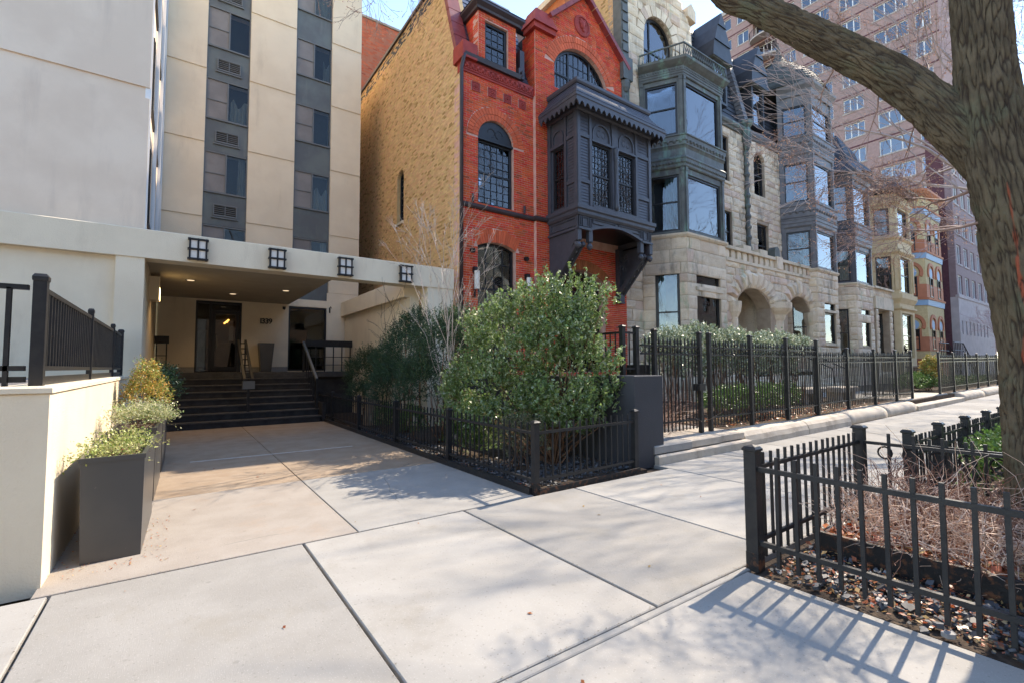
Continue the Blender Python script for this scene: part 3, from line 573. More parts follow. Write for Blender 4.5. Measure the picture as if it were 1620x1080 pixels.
# gutter, downpipe
brn=M('brown_gutter',(.045,.03,.033),(.035,.025,.028),sc=3,rough=.4,spec=.4)
MB().sweep([(6.02,10.66),(7.86,10.66)],[(0,9.74),(.10,9.74),(.13,9.86),(.115,9.86),(.09,9.76),(0,9.76)]).build('gutter',brn,rh)
MB().tube([(6.02,10.58,9.80),(5.99,10.60,9.66),(5.97,10.66,9.45),(5.97,10.66,.3)],.052,8).build('downpipe',brn,rh,smooth=True)
for x in (6.30,7.90): MB().box(x-.06,x+.06,10.62,10.80,9.86,10.12).build('rain_head',brn,rh)
MB().tube([(7.92,10.6,10.0),(7.95,10.6,9.9),(7.86,10.62,9.82)],.04,7).build('rain_pipe',brn,rh)
# windows of the plain half
window(rh,FA,6.53,7.68,5.90,7.70,grid=(5,8),w=-.10,fw=.06)
MB().ext(FA,archl(6.52,7.69,7.70,7.74,.56),-.14,-.07).build('fanlight_panel',blackframe,rh,label='solid black half round panel over the arched window')
mb=MB()
for s in (-1,1):
    pts=[FA.p(7.105+s*(.13+.12*math.cos(a)),7.97+.12*math.sin(a),-.065) for a in [PI*2*k/14 for k in range(11)]]; mb.tube(pts,.009,5)
mb.build('scroll_relief',blackframe,rh)
MB().fb(FA,6.49,7.74,7.69,7.75,-.12,-.02).build('transom_bar',blackframe,rh)
window(rh,FA,6.52,7.74,1.5,4.86,rise=.15,sash=.62,grid=(4,6),w=-.14,cur=(curtain,.05,.95,.6))
for x in (6.39,8.12):
    l=MB().tube([(x,10.56,3.50),(x,10.56,3.98)],.075,10).build('wall_sconce',milk,rh); MB().box(x-.06,x+.06,10.58,10.70,3.95,4.10).box(x-.02,x+.02,10.66,10.7,3.3,4.0).build('sconce_bracket',blackframe,l)
for x in (6.31,8.10): MB().tube([(x,10.70,4.55),(x,10.6,4.53)],.065,10).build('round_speaker',blackframe,rh)
for x in (6.30,8.02): MB().tube([(x,10.62,5.84),(x,10.62,6.06)],.035,8).build('uplight',brn,rh)
# gable half
gx0,gx1=8.42,12.28; gw_=archl(9.17,11.45,10.0,10.78,.78,14); pd=archl(9.25,11.25,1.3,4.1,.35,10)
outB=[(gx0,.2),(gx1,.2),(gx1,11.75),(10.47,13.42),(9.0,12.08),(8.42,12.0)]
MB().ext(FB,outB,-.5,-.010,[gw_,pd]).build('wall',mortar_red,rh)
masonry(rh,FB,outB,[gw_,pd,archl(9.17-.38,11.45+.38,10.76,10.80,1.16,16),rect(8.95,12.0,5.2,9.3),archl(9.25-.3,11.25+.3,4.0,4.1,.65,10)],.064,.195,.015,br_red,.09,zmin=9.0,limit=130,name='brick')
voussoirs(rh,FB,9.17,11.45,10.78,.78,.19,27,brick_arch,.004); voussoirs(rh,FB,9.17,11.45,10.78,.78,.18,33,brick_arch,.014,a_in=.195)
voussoirs(rh,FB,9.25,11.25,4.1,.35,.32,26,brick_org,.012)
window(rh,FB,9.19,11.43,10.02,11.54,rise=.76,w=-.12,fw=.07,sash=.36,split=[9.85,10.78],grid=(4,3))
mb=MB(); mb.lathe([(.36,0),(.34,.03),(.27,.05),(.25,.02),(.02,.02)],0,0,20)
me=rawmesh('medallion',[(10.36+x,10.58-z,12.42+y) for x,y,z in mb.v],[f[::-1] for f in mb.f],terra)
o=bpy.data.objects.new('medallion',me); COL.objects.link(o); o.parent=rh; o.location=-wl(rh)
mb=MB()
for k in range(7): mb.ball((10.36+random.uniform(-.12,.12),10.55,12.42+random.uniform(-.17,.17)),.07,6,4,(1,.5,1.1))
mb.ball((10.36,10.55,12.44),.13,8,5,(.9,.5,1.2)); mb.build('medallion_relief',terra,rh,smooth=True,kind='stuff')
def slab_along(p0,p1,y0,y1,t,n,m,parent,name):
    p0,p1=Vector((p0[0],0,p0[1])),Vector((p1[0],0,p1[1])); d=(p1-p0).normalized(); nn=Vector((-d.z,0,d.x)); nn=nn if nn.z>0 else -nn; L=(p1-p0).length
    for i in range(n):
        a=p0+d*(L*i/n+.006); b=p0+d*(L*(i+1)/n-.006); q=[]
        for z in (0,t):
            for pp,y in ((a,y0),(b,y0),(b,y1),(a,y1)): v=pp+nn*z; q.append((v.x,y,v.z))
        MB().hexa(q).build(name,m,parent)
coping=M('coping_red',(.27,.045,.04),(.2,.035,.035),sc=3,rough=.5,spec=.4,st=(2,(1,1,1),.55,.75),stc=(.42,.22,.2),stamt=.4)
slab_along((8.95,12.02),(10.47,13.40),10.40,11.0,.13,5,coping,rh,'coping_stone'); slab_along((10.47,13.40),(12.42,11.62),10.40,11.0,.13,6,coping,rh,'coping_stone')
mb=MB(); mb.box(8.30,9.14,10.46,11.0,11.50,11.66); mb.add([(8.25,10.40,11.66),(9.18,10.40,11.66),(9.18,11.05,11.66),(8.25,11.05,11.66),(8.40,10.5,12.12),(8.95,10.5,12.12),(8.95,10.95,12.12),(8.40,10.95,12.12)],[(3,2,1,0),(4,5,6,7),(0,1,5,4),(1,2,6,5),(2,3,7,6),(3,0,4,7)]); mb.build('pier_cap',terra,rh)
MB().box(12.16,12.5,10.44,10.9,11.3,11.72).build('kneeler',terra,rh)
for x_,y0_,y1_,z0_,z1_ in ((8.408,11.2,10.6,9.46,11.5),): masonry(rh,Fr((x_,y0_),(x_,y1_)),rect(0,y0_-y1_,z0_,z1_),[],.064,.195,.015,br_red,.02,limit=0,name='pier_brick')
# mansard, slates, dormer
mb=MB(); mb.add([(6.2,10.85,9.75),(8.5,10.85,9.75),(8.5,12.0,13.0),(6.2,12.0,13.0),(8.5,12.6,13.0),(6.2,12.6,13.0),(8.5,12.6,9.75),(6.2,12.6,9.75)],[(0,1,2,3),(3,2,4,5),(5,4,6,7),(1,6,4,2),(0,3,5,7)]); mb.build('mansard',slate_dk,rh)
mb=MB(); rows=17; dv=Vector((0,1.15,3.25)).normalized(); nv=Vector((0,-3.25,1.15)).normalized(); r_=random.Random(3)
for i in range(rows):
    for k in range(10):
        x0=6.2+(k-(.5 if i%2 else 0))*.25; x1=min(x0+.243,8.5); x0=max(x0,6.2)
        if x1-x0<.03: continue
        a=Vector((0,10.85,9.75))+dv*(i*.203); b=a+dv*.25; e=.022+r_.random()*.006; f=.006
        q=[(x0,*(a+nv*.0)[1:]),(x1,*(a)[1:]),(x1,*(b)[1:]),(x0,*(b)[1:]),(x0,*(a+nv*e)[1:]),(x1,*(a+nv*e)[1:]),(x1,*(b+nv*f)[1:]),(x0,*(b+nv*f)[1:])]
        mb.hexa(q)
mb.build('slates',slate,rh,kind='stuff')
MB().box(6.05,12.3,12.0,21,12.6,12.95).build('flat_roof',slate_dk,rh)
MB().box(6.3,12.28,11.15,20.8,.2,9.7).box(6.3,12.28,12.2,20.8,9.7,12.55).build('core',mortar_red,rh); MB().add([(8.46,10.95,9.7),(12.28,10.95,9.7),(12.28,10.95,11.7),(10.47,10.95,13.3),(8.46,10.95,11.6),(8.46,13,9.7),(12.28,13,9.7),(12.28,13,11.7),(10.47,13,13.3),(8.46,13,11.6)],[(0,4,9,5),(4,3,8,9),(3,2,7,8),(2,1,6,7),(5,9,8,7,6)]).build('gable_roof',slate_dk,rh)
dfr=Fr((6.51,10.68),(7.79,10.68))
dm=MB().ext(dfr,rect(0,1.28,9.80,11.32),-.3,-.01,[rect(.22,1.0,9.86,11.12)]).build('dormer',mortar_red,rh)
masonry(rh,dfr,rect(0,1.28,9.80,11.32),[rect(.22,1.0,9.86,11.12)],.064,.195,.015,br_red,.09,limit=0,name='dormer_brick')
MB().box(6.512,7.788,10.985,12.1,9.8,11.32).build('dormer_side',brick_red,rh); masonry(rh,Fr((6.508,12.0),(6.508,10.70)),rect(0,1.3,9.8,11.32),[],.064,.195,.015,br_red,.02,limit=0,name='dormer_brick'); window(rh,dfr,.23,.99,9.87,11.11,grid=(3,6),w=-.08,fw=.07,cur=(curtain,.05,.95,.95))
dc=brn
MB().sweep([(6.45,12.0),(6.45,10.62),(7.85,10.62),(7.85,12.0)],[(-.15,11.30),(.03,11.30),(.05,11.36),(.14,11.44),(.14,11.50),(-.15,11.54)]).build('dormer_cornice',dc,rh)
MB().add([(6.3,10.47,11.52),(8.0,10.47,11.52),(8.0,12.2,11.52),(6.3,12.2,11.52),(6.55,10.75,11.78),(7.75,10.75,11.78),(7.75,12.2,11.95),(6.55,12.2,11.95)],[(4,5,6,7),(0,1,5,4),(1,2,6,5),(2,3,7,6),(3,0,4,7)]).build('dormer_roof',slate_dk,rh)
MB().box(7.96,8.12,10.72,11.4,9.9,10.75).build('roof_saddle',brn,rh)
# firewall coping on the tan wall
Fy=Fr((6.05,21),(6.05,10.7))   # tan side wall, u runs towards the street
def tw_(y): return 21-y
so_=archl(tw_(15.36),tw_(14.76),6.36,7.95,.24,8)
outT=[(0,.2),(10.19,.2),(10.19,9.7),(9.95,10.15),(9.1,13.0),(0,13.0)]
MB().ext(Fy,outT,-.5,-.010,[so_]).build('side_wall',mortar_tan,rh)
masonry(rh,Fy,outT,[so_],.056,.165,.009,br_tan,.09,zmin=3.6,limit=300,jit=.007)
window(rh,Fy,so_[0][0]+.02,so_[1][0]-.02,6.38,8.15,rise=.22,grid=(3,8),w=-.12); MB().fb(Fy,so_[0][0]-.04,so_[1][0]+.04,6.27,6.36,-.1,.05).build('window_sill',limesm,rh)
MB().box(5.98,6.32,12.0,21,13.0,13.10).build('wall_coping',brn,rh)
for i in range(6):
    a,b=i/6+.004,(i+1)/6-.004; P=lambda f,o:(11.05+(12.0-11.05)*f-o*.95, 10.1+2.9*f+o*.31)
    q=[(x,*P(f,o)) for o in (0,.14) for x,f in ((5.96,a),(6.36,a),(6.36,b),(5.96,b))]; MB().hexa(q).build('coping_stone',coping,rh)
MB().box(5.95,6.40,10.55,11.1,9.72,10.16).build('kneeler',terra,rh)
# oriel bay
bw=thing('oriel_bay',(10.4,10,5.2),None,None); bw.parent=rh; bw.location=Vector((10.4,10,5.2))-rh.location
X0,X1,YF,YBk=8.87,12.02,9.30,10.57; ff=Fr((X0,YF),(X1,YF)); fl=Fr((X0,YBk),(X0,YF)); frr=Fr((X1,YF),(X1,YBk)); Wd=X1-X0
wins=[rect(.57,1.36,6.00,7.84),rect(1.66,2.40,6.00,7.84)]
MB().ext(ff,rect(0,Wd,5.9,8.62),-.12,-.03,wins).build('front_panel',baypaint,bw); sw_=rect(.20,.68,6.0,7.8); MB().ext(fl,rect(0,1.27,5.9,8.62),-.12,-.03,[sw_]).build('side_panel',baypaint,bw); MB().ext(frr,rect(0,1.27,5.9,8.62),-.12,-.03,[rect(.55,1.1,6.0,7.8)]).build('side_panel',baypaint,bw)
MB().fb(frr,.55,1.1,6,7.8,-.1,-.09).build('pane',glass,bw)
for a,b in ((.57,1.36),(1.66,2.40)):
    window(bw,ff,a,b,6.0,7.84,grid=(5,10),w=-.05,fw=.055,gm=glass,depth=.7); window
    L=archl(a+.02,b-.02,7.90,8.08,.36,12); li=archl(a+.07,b-.07,7.94,8.08,.31,12); MB().ring(ff,L,li,-.03,.012).build('arch_moulding',baypaint,bw)
    mb=MB()
    for s in (-1,1): mb.tube([ff.p((a+b)/2+s*(.10+.07*math.cos(t)),8.15+.10*math.sin(t),-.025) for t in [PI*(k/6-.9) for k in range(11)]],.008,4)
    mb.build('scroll_relief',baypaint,bw)
window(bw,fl,.20,.68,6.0,7.80,grid=(3,9),w=-.05,fw=.055,depth=.7); L=archl(.2,.68,7.9,8.12,.22,10); MB().ring(fl,L,archl(.25,.63,7.95,8.12,.17,10),-.03,.01).build('arch_moulding',baypaint,bw)
post=MB()
for u0,u1 in ((0,.11),(.46,.55),(1.38,1.64),(2.42,2.52),(Wd-.11,Wd)): post.fb(ff,u0,u1,5.92,8.6,-.06,.02)
for u0,u1 in ((.0,.14),(.74,.82),(1.14,1.268)): post.fb(fl,u0,u1,5.92,8.6,-.06,.02)
for u0,u1 in ((.115,.455),(2.525,Wd-.115)):
    for v in (7.93,6.62): post.fb(ff,u0,u1,v-.05,v+.05,-.04,.015)
for v in (7.93,6.62): post.fb(fl,.825,1.135,v-.05,v+.05,-.04,.015)
post.fb(ff,.555,2.415,7.845,7.90,-.05,.03); post.fb(fl,.145,.735,7.81,7.88,-.05,.03); post.fb(ff,.56,2.41,5.93,5.995,-.05,.04)
post.build('bay_posts',baypaint,bw)
cb=MB()
for u0,u1,fr_ in ((.13,.44,ff),(2.54,Wd-.13,ff),(.84,1.12,fl)):
    for v0,v1 in ((5.95,6.56),(6.68,7.87),(7.99,8.56)):
        n=int((v1-v0)/.085)
        for k in range(n):
            a=v0+(v1-v0)*k/n; b=v0+(v1-v0)*(k+1)/n
            cb.add([fr_.p(u0,a,-.012),fr_.p(u1,a,-.012),fr_.p(u1,b,-.024),fr_.p(u0,b,-.024),fr_.p(u0,a,-.03),fr_.p(u1,a,-.03)],[(0,1,2,3),(4,5,1,0)])
cb.build('clapboards',baypaint,bw,kind='stuff')
col=MB(); col.lathe([(.05,6.0),(.075,6.08),(.055,6.2),(.075,6.42),(.045,6.5),(.045,7.5),(.07,7.55),(.05,7.6),(.085,7.78),(.085,7.86)],X0+1.51,YF-.05,10); col.build('colonnette',baypaint,bw,smooth=True)
path=[(X0,YBk),(X0,YF),(X1,YF),(X1,YBk)]
MB().sweep(path,[(-.2,5.62),(.02,5.62),(.06,5.68),(.06,5.76),(.10,5.80),(.10,5.90),(.04,5.93),(-.2,5.93)]).build('sill_moulding',baypaint,bw)
MB().sweep(path,[(-.2,8.60),(.02,8.60),(.05,8.66),(.05,8.74),(-.2,8.74)]).build('frieze_moulding',baypaint,bw)
apn=[(0,5.62),(0,5.28),(.5,5.28)]+[(.5+(Wd-1.0)*k/14,5.28+.0+ .20*math.sin(PI*k/14)) for k in range(1,14)]+[(Wd-.5,5.28),(Wd,5.28),(Wd,5.62)]
MB().ext(ff,apn,-.14,-.02).build('apron',baypaint,bw); MB().ext(fl,rect(0,1.25,5.28,5.62),-.14,-.02).build('apron',baypaint,bw); MB().ext(frr,rect(0.02,1.27,5.28,5.62),-.14,-.02).build('apron',baypaint,bw)
tr_=MB(); 
arc=[(.48+(Wd-.96)*k/14,5.25+.21*math.sin(PI*k/14)) for k in range(15)]
for k in range(14): (a,b),(c,d)=arc[k],arc[k+1]; tr_.ext(ff,[(a,b),(c,d),(c,d+.07),(a,b+.07)],-.1,.03)
tr_.fb(ff,0,.48,5.23,5.30,-.1,.035); tr_.fb(ff,Wd-.48,Wd,5.23,5.30,-.1,.035); tr_.fb(fl,0,1.27,5.23,5.30,-.1,.035); tr_.fb(frr,0,1.27,5.23,5.30,-.1,.035)
for a,b in ((.04,.12),(.16,.40),(.44,.52),(Wd-.52,Wd-.44),(Wd-.40,Wd-.16),(Wd-.12,Wd-.04)): tr_.ring(ff,rect(a,b,5.33,5.60),rect(a+.018,b-.018,5.348,5.582),-.02,.012)
for a,b in ((.57,1.5),(1.64,Wd-.57)): tr_.ring(ff,[(a,5.47),(b,5.47),(b,5.60),(a,5.60)],[(a+.02,5.49),(b-.02,5.49),(b-.02,5.58),(a+.02,5.58)],-.02,.01)
tr_.ring(fl,rect(.1,1.2,5.34,5.58),rect(.13,1.17,5.37,5.55),-.02,.012)
tr_.build('apron_trim',baypaint,bw)
MB().box(X0+.05,X1-.05,YF+.08,YBk,5.45,5.60).build('bay_soffit',blackframe,bw)
for x,y in ((X0+.05,YF+.05),(X0+.48,YF+.05),(X1-.48,YF+.05),(X1-.05,YF+.05)):
    p=MB(); p.box(x-.07,x+.07,y-.05,y+.08,4.92,5.28); p.lathe([(.03,4.70),(.075,4.745),(.09,4.80),(.06,4.87),(.04,4.89),(.085,4.93)],x,y+.01,10); p.build('pendant',baypaint,bw,smooth=False)
for x in (X0+.16,X1-.16):
    b=MB()
    for dx in (-.11,.11):
        b.hexa([(x+dx-.035,9.42,4.78),(x+dx+.035,9.42,4.78),(x+dx+.035,10.56,3.62),(x+dx-.035,10.56,3.62),(x+dx-.035,9.42,4.92),(x+dx+.035,9.42,4.92),(x+dx+.035,10.56,3.80),(x+dx-.035,10.56,3.80)])
    b.hexa([(x-.10,9.5,4.74),(x+.10,9.5,4.74),(x+.10,10.56,3.66),(x-.10,10.56,3.66),(x-.10,9.5,4.80),(x+.10,9.5,4.80),(x+.10,10.56,3.74),(x-.10,10.56,3.74)])
    for t in (.15,.3,.45,.6,.75,.9): b.ball((x,9.42+1.14*t,4.84-1.14*t),.06,6,4)
    for dx in (-.11,.11): b.ball((x+dx,9.42,4.85),.085,8,5)
    b.box(x-.12,x+.12,10.40,10.57,3.5,5.3)
    b.build('bracket',baypaint,bw)
    s=MB(); r2=random.Random(5)
    for k in range(9):
        cy,cz=10.45-.11*(k%4)-.05*r2.random(),4.45+.16*(k//3)+.08*(k%4)*.8; s.tube([(x-.13,cy+.07*math.cos(t),cz+.08*math.sin(t)) for t in [k2*PI/5 for k2 in range(8)]],.012,4)
    s.build('bracket_scrolls',baypaint,bw)
for x in (X0+.02,X1-.10):
    fq=Fr((x,10.56),(x,9.30)); MB().ext(fq,[(0,5.30),(1.20,5.30),(1.20,5.02),(1.02,4.86),(.75,4.42),(.40,4.05),(.05,3.62),(0,3.62)],-.08,0).build('bracket_panel',baypaint,bw)
# bay roof: flared slates, valance, cresting
E0=.36
MB().sweep(path,[(-.2,8.74),(E0-.02,8.74),(E0,8.76),(E0,8.84),(E0-.06,8.88),(-.2,8.9)]).build('eave',baypaint,bw)
rf=MB(); rp=[(E0-.04,8.88),(.17,9.04),(.03,9.22),(-.05,9.42)]
for i in range(7):
    f0,f1=i/7,(i+1)/7
    def pp(f): k=min(2,int(f*3)); t=f*3-k; return (rp[k][0]+(rp[k+1][0]-rp[k][0])*t, rp[k][1]+(rp[k+1][1]-rp[k][1])*t)
    (a,b),(c,d)=pp(f0),pp(f1); rf.sweep(path,[(a-.1,b-.02),(a+.014,b),(a+.014,b+.014),(c+.002,d+.004),(c-.1,d)])
rf.build('bay_roof',slate,bw)
MB().sweep(path,[(-.3,9.40),(.0,9.40),(.03,9.45),(.03,9.53),(-.05,9.58),(-.3,9.58)]).build('roof_cresting',baypaint,bw)
MB().box(X0+.1,X1-.1,YF+.1,YBk+.1,9.36,9.52).build('bay_roof_top',slate_dk,bw)
va=MB()
def scall(fr_,u0,u1,n):
    w=(u1-u0)/n; l=[(u1,8.76),(u0,8.76)]
    for k in range(n):
        u=u0+k*w; l+=[(u+.001,8.64),(u+w*.25,8.60),(u+w*.42,8.53),(u+w*.5,8.50),(u+w*.58,8.53),(u+w*.75,8.60),(u+w-.001,8.64)]
    va.ext(fr_,l,E0-.05,E0-.02)
scall(ff,-E0+.03,Wd+E0-.03,18); scall(fl,0,1.27+E0-.05,8); scall(frr,-E0+.05,1.27,8)
va.build('scalloped_valance',baypaint,bw)
# entrance under the bay
window(rh,FB,9.3,11.2,1.3,4.42,rise=.33,w=-.25,sash=.7,grid=(3,5),fw=.12,depth=.2)
# ---------------------------------------------------------------- brick block behind, neighbour's side wall
bb=thing('rear_brick_building',(9,24,0),'plain red brick building rising behind the tan side wall','building')
MB().box(6.35,14,21.2,27,0,17.8).build('core',M('rear_mortar',(.34,.14,.09),(.30,.11,.07),sc=3,rough=.9),bb); fbb=Fr((6.35,21.2),(14,21.2)); masonry(bb,fbb,rect(0,7.6,13,17.8),[],.0725,.215,.012,[rawmesh('brick',*UB,brick_plain)],.03,limit=0); MB().box(6.3,14.05,21.14,27,17.8,17.9).build('coping',conc_grey,bb)
# ---------------------------------------------------------------- stone rowhouses
def rock(seed,n=5,m=4,bul=.35):
    r=random.Random(seed); v=[];f=[]
    for j in range(m+1):
        for i in range(n+1):
            x,z=i/n,j/m; e=min(x,1-x)*2; g=min(z,1-z)*2; b=min(1,e*3.5)*min(1,g*3.5)
            y=-b*(bul*(.45+.55*r.random())); v.append((x,y,z))
    for j in range(m):
        for i in range(n): a=j*(n+1)+i; f.append((a,a+1,a+n+2,a+n+1))
    k=len(v); v+=[(0,1,0),(1,1,0),(1,1,1),(0,1,1)]
    f+=[tuple(range(n,-1,-1))+(k,k+1),tuple(range(m*(n+1),m*(n+1)+n+1))+(k+2,k+3),tuple([j*(n+1) for j in range(m+1)])+(k+3,k),tuple([j*(n+1)+n for j in range(m,-1,-1)])+(k+1,k+2)]
    return rawmesh('stone_block',v,f,limest)
ROCK=[rock(i,6,5,.42) for i in range(8)]; SMOOTHB=[rock(20+i,6,5,.24) for i in range(6)]
def egg_row(fr,u0,u1,v,r,step,w,sq=(1,.6,1.2)):
    mb=MB(); n=max(1,int((u1-u0)/step))
    for k in range(n): mb.ball(fr.p(u0+(k+.5)*(u1-u0)/n,v,w),r,6,4,sq)
    return mb
def metal_bay(parent,P,z0,floors,belts,m,wm=None,egg=True,skip=()):
    """P: plan points back-left, front-left, front-right, back-right; floors: [(zs,z_sill,z_head,z_end)]"""
    faces=[Fr(P[i],P[i+1]) for i in range(len(P)-1)]
    for fi,fr in enumerate(faces):
        for zi,(a,s,h,e) in enumerate(floors):
            mg=.20 if fr.L>1 else .14; hole=rect(mg,fr.L-mg,s,h)
            MB().ext(fr,rect(.001,fr.L-.001,a,e),-.2,-.02,[hole]).build('bay_panel',m,parent)
            front=(fi==1)
            window(parent,fr,mg,fr.L-mg,s,h,w=-.06,fw=.07,sash=(.52 if not front or (zi,'s') in skip else False),gm=glass_sky if (front or zi>0) else glass,depth=.6,cur=((curtain,.03,.30,1) if (fi+zi)%2 else (drape,.55,.97,1)))
            for u in (.02,fr.L-.13):
                p=MB(); p.fb(fr,u,u+.11,a+.01,e-.01,-.05,.025)
                p.fb(fr,u-.012,u+.122,a+.01,a+.1,-.05,.04); p.fb(fr,u-.012,u+.122,e-.14,e-.02,-.05,.04); p.build('pilaster',m,parent)
    for prof in belts: MB().sweep(P,prof).build('belt_moulding',m,parent)
    return faces
YM=10.7
def stonewall(parent,fr,outer,holes,rows,L,limit,blocks=None,zmin=0,thick=.10,jit=.012,depth=.5,rings=()):
    MB().ext(fr,outer,-depth,-.02,holes).build('wall',limest_j,parent); masonry(parent,fr,outer,list(holes)+list(rings),.3,L,.014,blocks or ROCK,thick,rows=rows,name='stone_block',limit=limit,jit=jit,vary=.35,zmin=zmin)
RW=[.42,.30,.42,.26]
A=thing('stone_rowhouse',(15,11,0),'buff stone rowhouse with green weathered copper bay and iron balcony beside the red house','house')
Bh=thing('stone_rowhouse',(24,11,0),'buff stone rowhouse with grey metal bay under a bell shaped shingled turret','house')
MB().box(12.32,20.36,11.25,21,.2,11.8).build('core',limest_j,A); MB().box(20.38,27.8,11.25,21,.2,11.8).build('core',limest_j,Bh)
FM=Fr((0,YM),(1,YM))
# A: ground floor bay of stone
PA=[(13.25,10.68),(14.02,9.42),(16.42,9.42),(17.15,10.68)]
fa=[Fr(PA[i],PA[i+1]) for i in range(3)]
gA=[[rect(.42,1.22,1.9,4.70)],[rect(.53,2.02,2.4,4.06),rect(.53,2.02,4.18,4.70)],[rect(.4,1.1,2.4,4.5)]]
for i,fr in enumerate(fa):
    stonewall(A,fr,rect(0,fr.L,.2,5.90),gA[i],[.46,.44,.30,.40],.95,60,zmin=1.2,blocks=SMOOTHB if i==0 else SMOOTHB,thick=.1)
window(A,fa[0],.42,1.22,1.9,4.70,w=-.08,fw=.09,depth=.36,cur=(drape,.05,.4,1),bg=M('room_warm',(.30,.24,.17),(.14,.11,.08),sc=1.2)); window(A,fa[1],.53,2.02,2.4,4.06,w=-.08,fw=.08,depth=.36,sash=False,cur=(drape,.02,.98,1)); window(A,fa[1],.53,2.02,4.18,4.70,w=-.08,fw=.07,depth=.36,sash=False); window(A,fa[2],.4,1.1,2.4,4.5,w=-.08)
MB().fb(fa[1],.45,2.10,4.06,4.18,-.1,.05).build('transom_stone',limesm,A)
MB().sweep(PA,[(-.1,5.86),(.04,5.86),(.09,5.93),(.09,5.99),(-.1,6.02)]).build('ledge',limesm,A)
belt=lambda a,b,o:[(-.1,a),(.02,a),(o*.5,a+(b-a)*.12),(o*.5,a+(b-a)*.45),(o*.75,a+(b-a)*.5),(o*.75,a+(b-a)*.85),(o,a+(b-a)*.9),(o,b),(-.1,b)]
ba=thing('copper_bay',(15.2,10,6),None,None); ba.parent=A; ba.location=Vector((15.2,10,6))-A.location
fs_=metal_bay(ba,PA,6,[(6.0,6.10,8.07,8.30),(9.40,9.50,11.36,11.55)],[belt(8.28,8.62,.10),[(-.1,8.62),(.10,8.62),(.02,8.70),(.02,8.95),(.06,9.02),(-.1,9.04)],belt(9.02,9.42,.13),belt(11.52,11.72,.08),[(-.1,11.72),(.06,11.72),(.06,11.86),(.16,11.93),(.26,12.02),(.28,12.10),(-.1,12.12)]],copper)
mb=MB()
for fr in fs_:
    for v,r,s in ((9.20,.075,.2),(8.46,.05,.1),(11.79,.03,.09)): n=max(1,int(fr.L/s)); [mb.ball(fr.p((k+.5)*fr.L/n,v,.045 if v<11 else .06),r,6,4,(1,1,1.25)) for k in range(n)]
mb.build('belt_relief',copper,ba,smooth=True,kind='stuff')
MB().ext(Fr((0,0),(1,0)),[],0,0) if False else None
poly=MB(); vs=[(x,y,z) for z in (12.0,12.1) for x,y in PA]; poly.add(vs,[(0,1,2,3)[::-1],(4,5,6,7)]); poly.build('bay_roof',copper,ba)
# balcony railing on top
blc=MB(); rb=MB()
off=[(PA[0][0]+.05,PA[0][1]),(PA[1][0]-.06,PA[1][1]-.12),(PA[2][0]+.06,PA[2][1]-.12),(PA[3][0]-.05,PA[3][1])]
for i in range(3):
    fr=Fr(off[i],off[i+1]); n=int(fr.L/.13)
    for k in range(n+1):
        u=fr.L*k/n; rb.tube([fr.p(u,12.12,.02),fr.p(u,12.25,.09),fr.p(u,12.42,.04),fr.p(u,12.60,.0)],[.012,.03,.014,.012],4)
blc.sweep(off,[(-.02,12.60),(.03,12.60),(.03,12.64),(-.02,12.64)]); blc.build('balcony_rail',copper,ba); rb.build('balcony_balusters',copper,ba,kind='stuff')
# A main wall + gable
holes=[rect(18.50,19.12,9.30,11.30),rect(18.62,19.25,6.3,8.04)]
stonewall(A,FM,rect(17.0,20.36,6.0,11.72),holes,[.30,.26,.34],.62,110,zmin=6); 
for h in holes: window(A,FM,h[0][0],h[1][0],h[0][1],h[2][1],w=-.1,fw=.06)
for h in holes: MB().fb(FM,h[0][0]-.1,h[1][0]+.12,h[0][1]-.12,h[0][1]-.01,-.1,.08).build('window_sill',limesm,A)
stonewall(A,FM,rect(12.30,13.3,.2,11.9),[],RW,.5,40); stonewall(A,FM,rect(13.3,17.0,5.9,11.9),[],RW,.8,0)
ga=archl(13.60,15.35,12.1,13.70,.88,12)
gp=[(12.45,11.9),(16.6,11.9),(16.6,14.9),(16.35,15.55),(15.9,15.75),(15.6,16.3),(15.2,17.3),(14.5,18.0),(13.6,18.0),(12.9,17.2),(12.5,15.9),(12.30,14.9),(12.3,11.9)]
stonewall(A,FM,gp,[ga],[.40,.32],.7,60,zmin=11,rings=[archl(13.6-.42,15.35+.42,13.6,13.7,1.3,12)])
voussoirs(A,FM,13.60,15.35,13.70,.88,.40,11,limest,.03,name='arch_stone',jit=.03)
window(A,FM,13.62,15.33,12.1,14.56,rise=.86,w=-.14,fw=.09,sash=.45,split=[14.1],gm=glass_sky,depth=.3)
MB().ext(FM,[(16.2,15.4),(16.75,15.3),(16.75,15.75),(16.45,16.0),(16.2,15.75)],-.4,.12).build('gable_scroll',limesm,A)
# dark carved pilaster at the party line
pl=MB(); pl.fb(FM,12.20,12.56,9.6,17,-.2,.16)
for k in range(14): pl.fb(FM,12.24,12.52,12.0+k*.36,12.0+k*.36+.24,0,.20)
pl.fb(FM,12.14,12.62,11.3,12.1,-.2,.28); pl.ball(FM.p(12.38,11.2,.14),.2,8,6,(1,.8,1.6)); pl.ball(FM.p(12.38,10.6,.1),.16,8,6,(1,.8,2.2)); pl.build('carved_pilaster',copper,A)
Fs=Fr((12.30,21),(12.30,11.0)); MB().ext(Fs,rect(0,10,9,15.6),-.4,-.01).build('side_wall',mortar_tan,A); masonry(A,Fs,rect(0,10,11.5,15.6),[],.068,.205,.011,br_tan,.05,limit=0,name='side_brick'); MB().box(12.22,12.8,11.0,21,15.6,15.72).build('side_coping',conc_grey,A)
MB().box(13.2,17,14.5,20,11.8,17.6).build('penthouse',brick_org,A); MB().box(13.0,17.1,14.3,20,17.6,17.9).build('penthouse_cornice',limesm,A)
